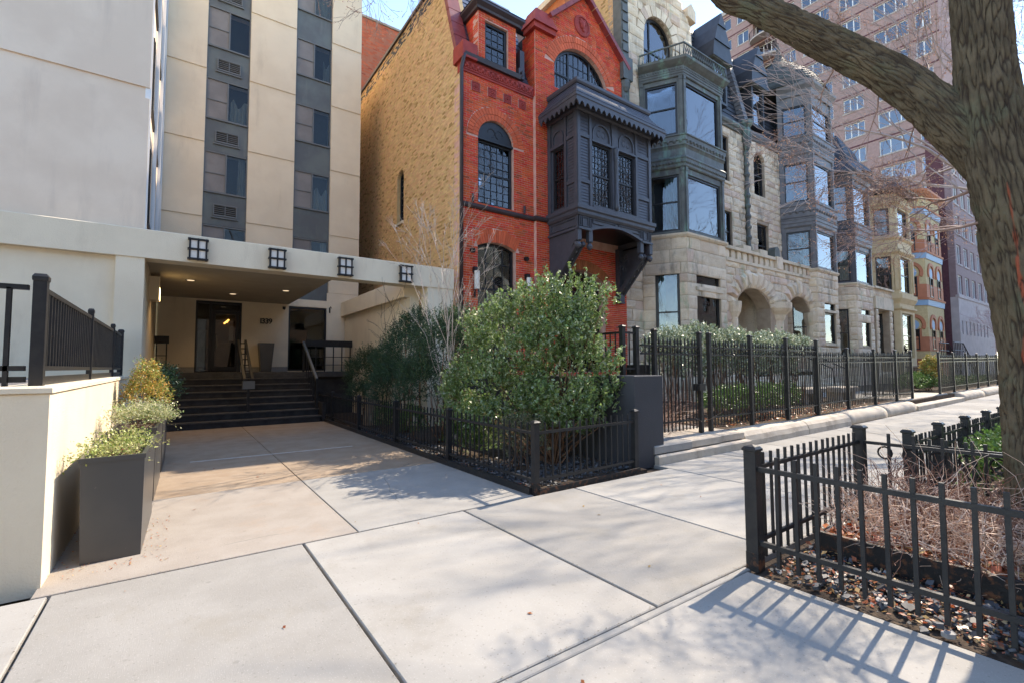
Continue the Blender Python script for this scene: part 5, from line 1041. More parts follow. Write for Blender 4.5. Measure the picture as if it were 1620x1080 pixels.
# tall yard fence with spear tops and rings
sp_=MB(); sp_.box(-.009,.009,-.009,.009,0,.93); sp_.lathe([(.012,.93),(.022,.945),(.006,1.0)],0,0,4,a0=PI/4); spear=mesh_of('baluster',sp_,blackm)
tf=thing('tall_yard_fence',(9,4.93,.28),'tall black iron fence with spear tops and gate in front of the first stone house','fence')
Z0=.30
for x in (6.37,7.64,7.94,9.38,10.9,12.42): fpost(tf,x,4.93,Z0-.02,2.03,.034)
def tall(t,x0,x1,y,top,sp=.105,z0=Z0):
    run(t,(x0+.03,y),(x1-.03,y),z0+.06,top-.06,(),sp,spear); fr=Fr((x0,y),(x1,y))
    for z in (z0+.22,top-.20,top-.33): MB().fb(fr,.03,fr.L-.03,z-.014,z+.014,-.014,.014).build('rail',blackm,t,slope=True)
    rg=MB(); n=max(1,int((x1-x0)/.11))
    for k in range(n):
        x=x0+(k+.5)*(x1-x0)/n; rg.tube([(x+.045*math.cos(a),y,top-.265+.045*math.sin(a)) for a in [2*PI*j/8 for j in range(9)]],.007,3,False)
    rg.build('ring_ornaments',blackm,t,slope=True,kind='stuff')
for a,b in ((6.0,6.37),(6.37,7.64),(7.94,9.38),(9.38,10.9),(10.9,12.42)): tall(tf,a,b,4.93,1.99)
MB().box(7.52,7.70,4.86,5.0,1.02,1.14).build('gate_lock',blackm,tf)
MB().box(6.02,6.30,4.97,5.22,1.05,1.48).build('mailbox',M('mailbox_paint',(.015,.015,.016),rough=.35),tf)
t2=thing('tall_yard_fence',(20,5.0,.28),'long black iron fence receding along the yards of the far houses','fence')
xs=[12.55,14.47,16.4,18.2,19.7]+[22.85+1.95*k for k in range(16)]
for x in xs: fpost(t2,x,5.02,Z0-.02+gz(x),1.88+(gz(x)*.3),.034)
for a,b in zip(xs,xs[1:]):
    if a==19.7: continue
    tall(t2,a,b,5.02,1.84 if a<20 else 1.80,.11 if a<24 else .16)
g2=thing('open_gate',(18.2,5.4,.28),'open black iron gate leaf swung into the yard','gate')
run(g2,(19.7,5.05),(18.9,6.15),.35,1.85,(.5,1.6,1.75),.1,spear)
# dark grey pier and wall, stoop railing
gp_=thing('grey_garden_wall',(5.7,7,0),'smooth dark grey rendered wall with pier end beside the shrub bed','wall')
MB().cbox(5.38,6.02,4.52,5.3,-.03,1.32,.012).build('pier',dgrey,gp_); MB().cbox(5.40,5.75,5.302,10.4,-.03,1.30,.012).build('wall',dgrey,gp_)
sr=thing('stoop_railing',(5.6,5.6,1.3),'short black railing on top of the dark grey garden wall','railing')
for y in (4.98,5.9): fpost(sr,5.66,y,1.30,2.06,.035)
fpost(sr,5.98,4.98,1.30,2.06,.035)
run(sr,(5.66,5.02),(5.66,5.86),1.36,2.0,(1.42,1.98),.11,bar_lo); run(sr,(5.70,4.98),(5.94,4.98),1.36,2.0,(1.42,1.98),.1,bar_lo); run(sr,(5.66,5.94),(5.66,9.5),1.36,2.0,(1.42,1.98),.12,bar_lo)
# ---------------------------------------------------------------- planters, stump, bench
def planter(label,y0,y1,h,x0=-.57,x1=-.19):
    t=thing('metal_planter',(-.38,(y0+y1)/2,0),label,'planter','metal planters along the terrace wall'); e=.012
    mb=MB(); a=[(x0+.0,y0),(x1,y0+.02),(x1+.03,y1),(x0,y1)]; bt=[(x0+.02,y0+.015),(x1-.005,y0+.03),(x1+.02,y1),(x0+.02,y1)]
    n=4; vs=[(x,y,.0) for x,y in bt]+[(x,y,h) for x,y in a]; cx=sum(p[0] for p in a)/4; cy=sum(p[1] for p in a)/4
    ins=[(x+(e*1.5 if x<cx else -e*1.5),y+(e*1.5 if y<cy else -e*1.5)) for x,y in a]; vs+=[(x,y,h) for x,y in ins]+[(x,y,h-.08) for x,y in ins]
    fs=[(0,1,5,4),(1,2,6,5),(2,3,7,6),(3,0,4,7),(4,5,9,8),(5,6,10,9),(6,7,11,10),(7,4,8,11),(8,9,13,12),(9,10,14,13),(10,11,15,14),(11,8,12,15)]
    mb.add(vs,fs).build('planter_box',planterm,t); MB().ring(Fr((0,0),(1,0)),[(0,0)]*4,[(0,0)]*4,0,0) if False else None; MB().sweep([a[0],a[1],a[2],a[3]][::1],[(.0,h-.03),(.008,h-.03),(.008,h+.004),(-.02,h+.004),(-.02,h-.004)],True).build('planter_rim',planterm,t); MB().add([(x,y,h-.07) for x,y in ins],[(0,1,2,3)]).build('planter_soil',soil,t); return t
planter('nearest dented charcoal metal planter with variegated shrub at the wall corner',4.74,6.05,.78); planter('second charcoal metal planter from the sidewalk with pale variegated shrub',6.55,8.0,.80,-.56,-.17); planter('charcoal metal planter farthest from the sidewalk beside the pillar',8.3,9.6,.80,-.55,-.14)
pw_=M('petrified_wood',(.42,.33,.22),(.26,.16,.09),sc=5,rough=.8,stretch=(9,9,.6),bump=.8,bsc=22,bstretch=(6,6,.4))
sm_=MB()
vs=[];fs=[];n=18;rr=14
for i in range(rr+1):
    for k in range(n):
        a=2*PI*k/n; f=i/rr; r=.17*(1-.25*f)*(1+.12*math.sin(3*a+1)+.08*noise.noise(Vector((math.cos(a)*3,math.sin(a)*3,f)))); top=1.05*(1-.22*max(0,math.cos(a-2.6))-.1*max(0,math.sin(2*a)))
        vs.append((4.05+r*math.cos(a)*1.1,11.9+r*math.sin(a),f*top))
for i in range(rr):
    for k in range(n): l=(k+1)%n; fs.append((i*n+k,i*n+l,(i+1)*n+l,(i+1)*n+k))
fs.append(tuple(rr*n+k for k in range(n)))
st_=sm_.add(vs,fs).build('petrified_wood_stump',pw_); tag(st_,'upright pale petrified wood log standing in the shrub bed','stump')
bn=thing('yard_bench',(20.8,7.2,.36),'wooden slatted bench behind the far iron fence','bench'); bwm=M('bench_wood',(.14,.08,.045),(.10,.055,.03),sc=4,rough=.7)
for k in range(4): MB().box(27.2,30.2,6.6+k*.12,6.7+k*.12,.85,.89).build('slat',bwm,bn)
for k in range(14): MB().box(27.25+k*.22,27.35+k*.22,7.08,7.11,.9,1.35).build('back_slat',bwm,bn)
MB().box(27.2,30.2,7.06,7.13,1.35,1.42).build('top_rail',bwm,bn)
for x in (27.3,30.1): MB().box(x-.04,x+.04,6.6,7.1,.3,.85).build('leg',bwm,bn)
for i,(x,y) in enumerate(((15.9,6.6),(17.6,6.3))):
    b=thing('stone_bench',(x,y,.3),('buff stone slab bench nearer the hedge in the paved yard','buff stone slab bench nearer the open gate in the paved yard')[i],'bench'); MB().cbox(x-.75,x+.75,y-.25,y+.25,.62,.78,.03).build('seat',stone_lt,b)
    for d in (-.5,.5): MB().box(x+d-.12,x+d+.12,y-.18,y+.18,.27,.62).build('leg',stone_lt,b)
ss=thing('garden_stairs',(15.2,8.6,.3),'wide buff stone stairs with sloping iron handrails up to the porch','steps')
for i in range(5): MB().cbox(13.9+.2*i,17.0,7.0+.42*i,9.6,.25,.45+.17*i,.02).build('step',limesm,ss)
for x in (16.0,18.9,20.0): MB().tube([(x,9.4,2.35),(x,8.9,2.3),(x,7.0,1.35),(x,6.9,.3)],.025,6).build('handrail',blackm,ss)
# ---------------------------------------------------------------- plants
rng=np.random.default_rng(11)
def nrm(a): return a/np.maximum(1e-9,np.linalg.norm(a,axis=-1,keepdims=True))
def quads(name,P,D,Nn,ln,wd,m,parent,kind=None):
    """diamond leaves: centre P, long axis D, normal Nn"""
    n=len(P); D=nrm(D); B=nrm(np.cross(D,Nn)); U=nrm(np.cross(B,D)); ln=np.broadcast_to(ln,(n,))[:,None]; wd=np.broadcast_to(wd,(n,))[:,None]
    V=np.stack([P-D*ln*.5,P+B*wd*.5+U*wd*.12,P+D*ln*.5,P-B*wd*.5+U*wd*.12],1).reshape(-1,3); o=np.array(wl(parent)) if parent else np.zeros(3); V=V-o
    me=bpy.data.meshes.new(name); me.vertices.add(4*n); me.vertices.foreach_set('co',V.astype(np.float32).ravel()); me.loops.add(4*n); me.loops.foreach_set('vertex_index',np.arange(4*n,dtype=np.int32)); me.polygons.add(n); me.polygons.foreach_set('loop_start',np.arange(0,4*n,4,dtype=np.int32)); me.polygons.foreach_set('loop_total',np.full(n,4,np.int32)); me.update(calc_edges=True); me.materials.append(m)
    ob=bpy.data.objects.new(name,me); COL.objects.link(ob); ob.parent=parent
    if kind: ob['kind']=kind
    return ob
def sprigs(lobes,n,per,length,up=.5,inner=.55,flat=None):
    """points along short leafy shoots over and inside a set of ellipsoid lobes"""
    lob=np.array(lobes,float); vol=lob[:,3]*lob[:,4]*lob[:,5]; pk=rng.choice(len(lob),n,p=vol**.7/np.sum(vol**.7)); d=nrm(rng.normal(size=(n,3))); d[:,2]=np.where(d[:,2]<-.35,-d[:,2],d[:,2])
    r=inner+(1-inner)*rng.random(n)**.45; bump=1+.22*np.array([noise.noise(Vector(v)*2.3) for v in (d*1.0+pk[:,None]*5.1)]); c=lob[pk,:3]+d*lob[pk,3:6]*(r*bump)[:,None]
    dr=nrm(d+np.array([0,0,up])+rng.normal(size=(n,3))*.35); t=np.linspace(0,1,per)[None,:,None]; L=(length*(.6+.8*rng.random(n)))[:,None,None]
    P=(c[:,None,:]+dr[:,None,:]*L*t+rng.normal(size=(n,per,3))*.012).reshape(-1,3); D=nrm(np.repeat(dr,per,0)*.8+rng.normal(size=(n*per,3))*.75); N=rng.normal(size=(n*per,3))+np.array([0,0,.6]); return P,D,N,c
def wander(p0,p1,k,j,rs):
    p0,p1=Vector(p0),Vector(p1); return [p0.lerp(p1,i/k)+Vector((random.gauss(0,j),random.gauss(0,j),random.gauss(0,j*.6)))*(1 if 0<i<k else 0) for i in range(k+1)]
barkb=M('shrub_bark',(.23,.12,.065),(.15,.08,.045),sc=12,rough=.8,bump=.5,bsc=40); barkg=M('twig_grey',(.50,.42,.36),(.38,.31,.27),sc=12,rough=.7)
green=leafmat('shrub_leaf',(.135,.225,.06),(.235,.325,.115),((.42,.48,.30),.22),.32,.6,.4); yew=leafmat('yew_needle',(.03,.07,.03),(.05,.095,.04),((.08,.13,.05),.15)); varie=leafmat('variegated_leaf',(.55,.55,.25),(.36,.42,.12),((.2,.28,.06),.3)); gold=leafmat('golden_leaf',(.62,.36,.08),(.50,.44,.13),((.26,.33,.07),.35)); boxw=leafmat('boxwood_leaf',(.07,.15,.03),(.11,.20,.05),((.2,.28,.1),.12)); drab=leafmat('drab_leaf',(.16,.17,.08),(.22,.2,.11),((.09,.11,.05),.3))  # in green, the pale leaf share paints sun highlights into the colour
def shrub(name,label,cat,base,lobes,n,per,length,ls,m,stems=10,bm=None,inner=.5,up=.5,sr=.018,group=None,wr=.5):
    t=thing(name,base,label,cat,group); P,D,N,c=sprigs(lobes,n,per,length,up,inner); s=ls*(.55+.9*rng.random(len(P))); quads('foliage',P,D,N,s,s*wr,m,t)
    mb=MB(); idx=rng.choice(len(c),min(stems,len(c)),replace=False)
    for i in idx:
        b=Vector(base)+Vector((random.gauss(0,.07),random.gauss(0,.07),0)); q=c[i]; pts=wander(b,q,5,.04,0); pts=[Vector((p.x,p.y,max(base[2],p.z))) for p in pts]
        r0=sr*random.uniform(.6,1.3); mb.tube(pts,[r0*(1-.8*k/5) for k in range(6)],5)
    if stems: mb.build('stems',bm or barkb,t,smooth=True)
    return t
sl=[]; r9=random.Random(12)
for (x,y,z,a) in ((5.25,5.02,2.2,.42),(4.95,5.3,2.35,.40),(4.7,5.7,2.25,.45),(4.45,6.15,2.2,.45),(4.2,6.7,1.95,.45),(4.0,7.2,1.6,.45),(5.3,4.95,1.6,.38),(4.9,5.2,1.6,.45),(4.5,5.8,1.5,.5),(4.1,6.5,1.3,.5),(3.85,7.2,1.0,.45),(4.45,5.45,1.0,.42),(5.45,4.95,1.0,.28),(4.0,6.3,.8,.4),(5.3,4.85,1.25,.34),(5.2,4.9,.75,.3),(4.75,5.0,.75,.36),(4.3,5.7,.6,.4),(3.9,6.6,.5,.4),(3.8,7.4,.6,.42),(4.6,5.3,.5,.3)):
    for k in range(3): sl.append((x+r9.gauss(0,.16),y+r9.gauss(0,.18),z+r9.gauss(0,.16),a*r9.uniform(.45,.8),a*r9.uniform(.45,.8),a*r9.uniform(.6,1.15)))
for k in range(16):
    x,y,z,a=r9.choice(((5.25,5.02,2.45,0),(4.95,5.3,2.6,0),(4.6,5.9,2.55,0),(4.3,6.5,2.3,0),(4.05,7.0,2.0,0))); sl.append((x+r9.gauss(0,.2),y+r9.gauss(0,.2),z+r9.uniform(0,.3),.13,.13,.30))
sl=[(4.58+(q[0]-4.58)*.86,5.85+(q[1]-5.85)*.86,.35+(q[2]-.35)*.93,q[3]*.92,q[4]*.92,q[5]*.95) for q in sl if q[0]<5.5]
shrub('evergreen_shrub','large glossy green shrub with reddish stems behind the low fence corner','shrub',(4.65,5.45,0),sl,3700,12,.16,.056,green,44,sr=.016,inner=.25,wr=.5,up=.8)
for i,(lab,b,lo) in enumerate((('dark green yew in the shade next to the large glossy shrub',(4.2,8.3,0),[(4.2,8.2,1.5,.6,.7,.95),(3.9,8.6,1.0,.45,.6,.7),(4.4,7.9,2.1,.4,.4,.5)]),('dark green yew with the tallest tuft in the middle of the shaded bed',(4.2,10,0),[(4.15,9.9,1.5,.5,.75,1.0),(3.95,10.3,.9,.5,.7,.7),(4.3,9.7,2.25,.35,.35,.45)]),('dark green yew behind the petrified wood log near the steps',(4.2,12.9,0),[(4.3,12.9,1.1,.55,.9,.85),(3.9,12.2,.6,.35,.5,.45),(4.3,11.6,1.2,.4,.6,.8)]))):
    shrub('yew_shrub',lab,'shrub',b,lo,2100,14,.16,.042,yew,14,group='dark yews in the shaded bed',inner=.4,wr=.3)
for lab,x,y,r,h,m in (('small bright boxwood ball behind the low fence, nearest the fence corner',3.72,6.55,.26,.34,boxw),('small boxwood ball behind the low fence, farther from the corner',3.75,8.6,.26,.36,boxw),('small boxwood tuft behind the low fence, farthest from the sidewalk',3.72,10.0,.22,.34,boxw),('drab olive dwarf shrub low behind the fence under the glossy shrub',3.95,5.35,.36,.40,drab)):
    shrub('dwarf_shrub',lab,'shrub',(x,y,0),[(x,y,h,r,r*1.1,h*.95)],420,10,.09,.026,m,8,sr=.008,group='dwarf shrubs inside the low fence')
shrub('clipped_hedge','tall leggy hedge with pale green clipped top behind the tall iron fence','hedge',(11.5,6.7,.28),[(8.9+.62*k,6.6+.15*(k%2),1.95+.10*((k*7)%3-1),.55,.5,.35) for k in range(11)]+[(9.2+.9*k,6.8,1.35,.5,.45,.5) for k in range(7)],3800,11,.12,.055,leafmat('sunlit_hedge_leaf',(.15,.21,.11),(.22,.28,.17),((.55,.60,.47),.35),.3,.7),0,up=1.2)  # leaf colours whitened: sunlit brightness is put into the hedge itself
hs=MB()
for k in range(70):
    x=random.uniform(8.6,15.2); y=random.uniform(6.4,7.0); hs.tube(wander((x,y,.28),(x+random.gauss(0,.25),y+random.gauss(0,.15),1.9),4,.03,0),[.02,.017,.014,.011,.006],4)
hs.build('stems',barkb,[o for o in bpy.data.objects if o.name.startswith('clipped_hedge')][0])
shrub('low_bush','bright green low bush behind the tall fence under the hedge','shrub',(10.2,5.6,.28),[(9.3+.55*k,5.55,.62+.06*(k%2),.5,.35,.34) for k in range(6)],1300,10,.11,.04,boxw,10)
shrub('low_bush','small green bush in the yard behind the open gate','shrub',(24.5,6.2,.4),[(23.6+.8*k,6.1,.7,.7,.4,.4) for k in range(5)],900,9,.14,.06,boxw,6)
shrub('ground_cover','patchy green ground cover in the yard before the yellow house','plant',(31,6.3,.45),[(29+1.1*k,6.2,.6,.8,.5,.25) for k in range(7)],800,8,.12,.07,boxw,0)
shrub('golden_shrub','narrow golden yellow shrub behind the far iron fence','shrub',(25.6,5.9,.4),[(25.6,5.9,1.15,.32,.32,.62)],500,9,.12,.06,gold,5)
shrub('parkway_bush','bright green bushes inside the fenced parkway bed beside the tree','shrub',(8,1.0,0),[(6.6+.6*k,.85+.12*(k%2),.36+.05*(k%3),.45,.42,.30) for k in range(8)],2400,10,.11,.04,boxw,16,sr=.008)
shrub('planter_shrub','variegated pale shrub spilling from the nearest planter','shrub',(-.38,5.2,.72),[(-.40,5.0,.77,.17,.22,.06),(-.52,4.88,.77,.10,.12,.05),(-.32,5.3,.78,.15,.22,.07)],210,12,.12,.021,varie,16,sr=.005,inner=.2,up=.25)
shrub('planter_shrub','pale cream variegated shrub in the second planter','shrub',(-.36,7.1,.74),[(-.36,7.0,.88,.24,.40,.10),(-.14,7.0,.86,.10,.3,.10)],380,12,.13,.024,leafmat('cream_leaf',(.62,.60,.38),(.45,.48,.24),((.25,.32,.1),.25)),14,sr=.005,inner=.2,up=.4)
shrub('planter_conifer','small orange and gold conical conifer in the far planter','shrub',(-.36,8.8,.74),[(-.36,8.6,1.02,.26,.3,.24),(-.36,8.6,1.24,.18,.20,.22),(-.36,8.6,1.42,.10,.12,.14)],560,10,.09,.028,gold,8,sr=.006)
shrub('planter_shrub','dark green feathery shrub behind the orange conifer','shrub',(-.2,9.4,.74),[(-.18,9.3,1.1,.2,.35,.35)],300,10,.14,.03,yew,8,sr=.005)
# bare branching plants -------------------------------------------------------
def grow(mb,tips,p,d,L,r,dep,maxd,spread=.55,kids=(2,4),ratio=.68,droop=0.,n=5,seg=4,wig=.12,minr=.0016,trop=(0,0,0)):
    pts=[Vector(p)]; rs=[r]; d=Vector(d).normalized(); r1=max(minr,r*.55); mids=[]
    for i in range(seg):
        d=(d+Vector((random.gauss(0,wig),random.gauss(0,wig),random.gauss(0,wig)-droop))+Vector(trop)).normalized(); pts.append(pts[-1]+d*(L/seg)); rs.append(r+(r1-r)*(i+1)/seg); mids.append((pts[-1].copy(),d.copy(),rs[-1]))
    mb.tube(pts,rs,n if dep<maxd-1 else 3,False)
    if dep>=maxd: tips.append(pts[-1]); return
    k=random.randint(*kids)
    for j in range(k):
        q,dd,rr=mids[-1] if j==0 else random.choice(mids[max(0,seg//2-1):])
        a=dd.cross(Vector((random.gauss(0,1),random.gauss(0,1),random.gauss(0,1)))).normalized(); s=random.uniform(.3,1)*spread*(.4 if j==0 else 1)
        grow(mb,tips,q,dd*math.cos(s)+a*math.sin(s),L*random.uniform(ratio*.8,ratio*1.15),max(minr,rr*(.85 if j==0 else .62)),dep+1,maxd,spread,kids,ratio,droop,max(3,n-1),max(2,seg-0),wig,minr,trop)
# white twigged bare shrub over the yews
ws=thing('bare_shrub',(4.3,8.3,0),'bare shrub with pale sunlit twigs fanning above the dark yews','shrub'); mb=MB(); tp=[]
random.seed(21)
for k in range(5): grow(mb,tp,(4.35+random.gauss(0,.05),7.9+random.gauss(0,.05),.1),(random.gauss(-.14,.2),random.gauss(.0,.22),1.0),2.25+random.random()*.35,.017,0,4,.66,(2,4),.48,0,5,5,.07,.0028)
mb.build('branches',barkg,ws)
ws=thing('bare_shrub',(4.2,11.4,0),'thin dark bare shrub leaning towards the entrance','shrub'); mb=MB(); tp=[]
for k in range(3): grow(mb,tp,(4.2,11.2,.1),(-.15+.2*k-.1,-.3,1.0),1.6,.018,0,3,.8,(2,4),.6,0.02,5,5,.12,.003)
mb.build('branches',M('dark_twig',(.06,.045,.04),rough=.8),ws)
# twiggy bed in front
tb=M('barberry_twig',(.52,.33,.23),(.74,.58,.46),sc=7,rough=.65,spec=.4,rnd=.3); tb2=M('barberry_stem',(.16,.08,.06),(.24,.13,.09),sc=9,rough=.7)
def twigbed(label,cx,cy,lx,ly,h,n,name='twig_bush'):
    t=thing(name,(cx,cy,0),label,'shrub'); mb=MB(); ms=MB()
    for k in range(n):
        x=cx+random.uniform(-lx,lx); y=cy+random.uniform(-ly,ly); a=random.uniform(0,2*PI); l=random.uniform(.25,.6); hh=h*random.uniform(.5,1.0); z0=random.uniform(0,.25)
        p=Vector((x,y,z0)); d=Vector((math.cos(a)*.5,math.sin(a)*.5,1)); pts=[p]
        for i in range(5):
            d=(d+Vector((random.gauss(0,.35),random.gauss(0,.35),random.gauss(-.22,.3)))).normalized(); p=p+d*l*hh*.45; p.z=max(.02,p.z); p.x=min(max(p.x,cx-lx-.12),cx+lx+.12); pts.append(p.copy())
        mb.tube(pts,[.0036,.0032,.0028,.0024,.002,.0014],3,False)
    for k in range(n//14):
        x=cx+random.uniform(-lx,lx)*.9; y=cy+random.uniform(-ly,ly)*.9; tp=[]; grow(ms,tp,(x,y,0),(random.gauss(0,.4),random.gauss(0,.4),1),h*.55,.007,0,2,.7,(2,3),.7,0,4,4,.2,.0025)
    mb.build('twigs',tb,t,kind='stuff'); ms.build('stems',tb2,t); return t
random.seed(5)
twigbed('tangle of bare reddish brown twigs inside the near parkway fence',4.80,.62,.60,1.05,.66,1700)
twigbed('smaller bare reddish twig bush beside the yard gate behind the tall fence',7.2,5.9,.7,.4,1.1,700)
# slate chips, leaf litter
slm=M('slate_chip',(.095,.098,.105),(.06,.062,.066),sc=8,rough=.6,spec=.35,rnd=.5,c3=((.2,.2,.2),.12)); chips=MB()
def chip(x,y,z,s):
    n=random.randint(4,6); a0=random.random()*6; tilt=Vector((random.gauss(0,.35),random.gauss(0,.35),1)).normalized(); u=tilt.cross(Vector((0,1,.1))).normalized(); v=tilt.cross(u); c=Vector((x,y,z)); h=s*random.uniform(.12,.3)
    P=[c+(u*math.cos(a0+2*PI*i/n)*random.uniform(.6,1.1)+v*math.sin(a0+2*PI*i/n)*random.uniform(.35,.8))*s for i in range(n)]
    chips.add([p-tilt*h for p in P]+[p+tilt*h for p in P],[tuple(range(n,2*n))]+[(i,(i+1)%n,n+(i+1)%n,n+i) for i in range(n)])
for k in range(760): chip(random.triangular(3.36,4.15,3.75),random.triangular(-.9,1.74,.8),random.uniform(-.01,.02),random.choice((.010,.014,.02,.034))*random.uniform(.8,1.4))
for k in range(300): chip(random.uniform(3.42,5.3),random.uniform(1.2,1.72),random.uniform(0,.03),random.uniform(.015,.04))
st1=chips.build('slate_chips',slm,None,kind='stuff'); tag(st1,'loose grey slate chips along the near parkway fence','slate'); chips=MB()
for k in range(1500): chip(random.uniform(3.42,3.9),random.uniform(4.4,11),random.uniform(0,.03)+.015,random.uniform(.015,.034))
for k in range(1100): chip(random.uniform(3.5,5.3),random.uniform(4.45,6.2),random.uniform(0,.03)+.015,random.uniform(.015,.034))
st2=chips.build('slate_chips',slm,None,kind='stuff'); tag(st2,'loose grey slate chips inside the low garden fence','slate')
litter=leafmat('dead_leaf',(.46,.14,.045),(.34,.11,.04),((.48,.30,.14),.3)); 
def scatter(name,label,n,box,size,zr=(.01,.06)):
    P=np.stack([rng.uniform(box[0],box[1],n),rng.uniform(box[2],box[3],n),rng.uniform(*zr,n)],1); D=rng.normal(size=(n,3))*np.array([1,1,.3]); N=rng.normal(size=(n,3))*.35+np.array([0,0,1]); s=size*(.5+rng.random(n)); o=quads(name,P,D,N,s,s*.6,litter,None,'stuff'); tag(o,label,'leaves')
scatter('dead_leaves','rust coloured dead leaves under the twigs',2600,(4.15,5.42,-.9,1.7),.06,(.01,.16)); scatter('dead_leaves','bright rust leaves piled against the steel board',700,(4.17,4.55,-.6,1.6),.065,(.04,.17)); scatter('dead_leaves','few dead leaves on the slate by the near fence',120,(3.45,4.15,-.9,1.75),.04,(.03,.06)); scatter('dead_leaves','dead leaves along the foot of the low garden fence',110,(3.33,3.5,4.4,12),.05,(.03,.05)); scatter('dead_leaves','dead leaves at the foot of the tall iron fence',900,(8.5,18,4.95,6.0),.06,(.28,.33)); scatter('dead_leaves','leaf crumbs and soil around the planter foot',420,(-.72,-.02,4.5,5.9),.014,(.004,.008)); scatter('dead_leaves','brown leaf crumbs in the slate bed',1900,(3.38,4.14,-.9,1.75),.026,(.006,.03)); jp=[]
for x in (-.63,.89,2.41,3.93): jp+=[(x+random.gauss(0,.012),random.uniform(1.9,4.24),.004) for k in range(60)]
jp+=[(random.uniform(-.6,5.3),4.255+random.gauss(0,.012),.004) for k in range(260)]+[(1.35+random.gauss(0,.012),random.uniform(4.3,9),.004) for k in range(90)]+[(random.uniform(.8,3.4),1.88+random.gauss(0,.01),.004) for k in range(120)]
jp=np.array(jp); o=quads('joint_grit',jp,rng.normal(size=jp.shape)*np.array([1,1,.1]),rng.normal(size=jp.shape)*.2+np.array([0,0,1]),.006+.012*rng.random(len(jp)),.006,M('grit',(.13,.10,.075),(.20,.16,.12),sc=30,rough=.9),None,'stuff'); tag(o,'grit and crumbs caught in the pavement joints','grit')
scatter('dead_leaves','scattered dead leaves on the sidewalk',38,(-.4,5.2,1.2,8.3),.028,(.004,.008))
bd=MB(); bd.box(4.12,4.16,-.9,1.7,-.02,.16); bd.box(4.16,5.4,1.66,1.70,-.02,.12); o=bd.build('bed_board',rustm); tag(o,'dark rusty steel edging board inside the near parkway bed','edging')
# ---------------------------------------------------------------- street tree
bark=M('tree_bark',(.155,.122,.08),(.10,.078,.052),sc=5,rough=.9,spec=.15,st=(3,(1,1,1),.5,.7),stc=(.13,.14,.09),stamt=.6,bump=1.0,bsc=22,bstretch=(3.2,3.2,.6),det=8)
def scar(m):
    t=m.node_tree; b=t.nodes['Principled BSDF']; l=[k for k in t.links if k.to_socket==b.inputs['Base Color']][0].from_socket; at=nd(t,'Attribute',attribute_name='scar'); mx=nd(t,'Mix',data_type='RGBA'); t.links.new(at.outputs['Fac'],mx.inputs[0]); t.links.new(l,mx.inputs[6]); mx.inputs[7].default_value=(.36,.085,.045,1); t.links.new(mx.outputs[2],b.inputs['Base Color'])
scar(bark)
def furrow(m):
    t=m.node_tree; b=t.nodes['Principled BSDF']; l=[k for k in t.links if k.to_socket==b.inputs['Base Color']][0].from_socket; at=nd(t,'Attribute',attribute_name='ridge'); mr=nd(t,'MapRange'); t.links.new(at.outputs['Fac'],mr.inputs['Value']); mr.inputs['From Min'].default_value=.05; mr.inputs['From Max'].default_value=.6; mx=nd(t,'Mix',data_type='RGBA'); t.links.new(mr.outputs[0],mx.inputs[0]); mx.inputs[6].default_value=(.055,.04,.03,1); t.links.new(l,mx.inputs[7]); t.links.new(mx.outputs[2],b.inputs['Base Color'])
barkn=bark; bark=bark.copy(); bark.name='tree_bark_furrowed'; furrow(bark)
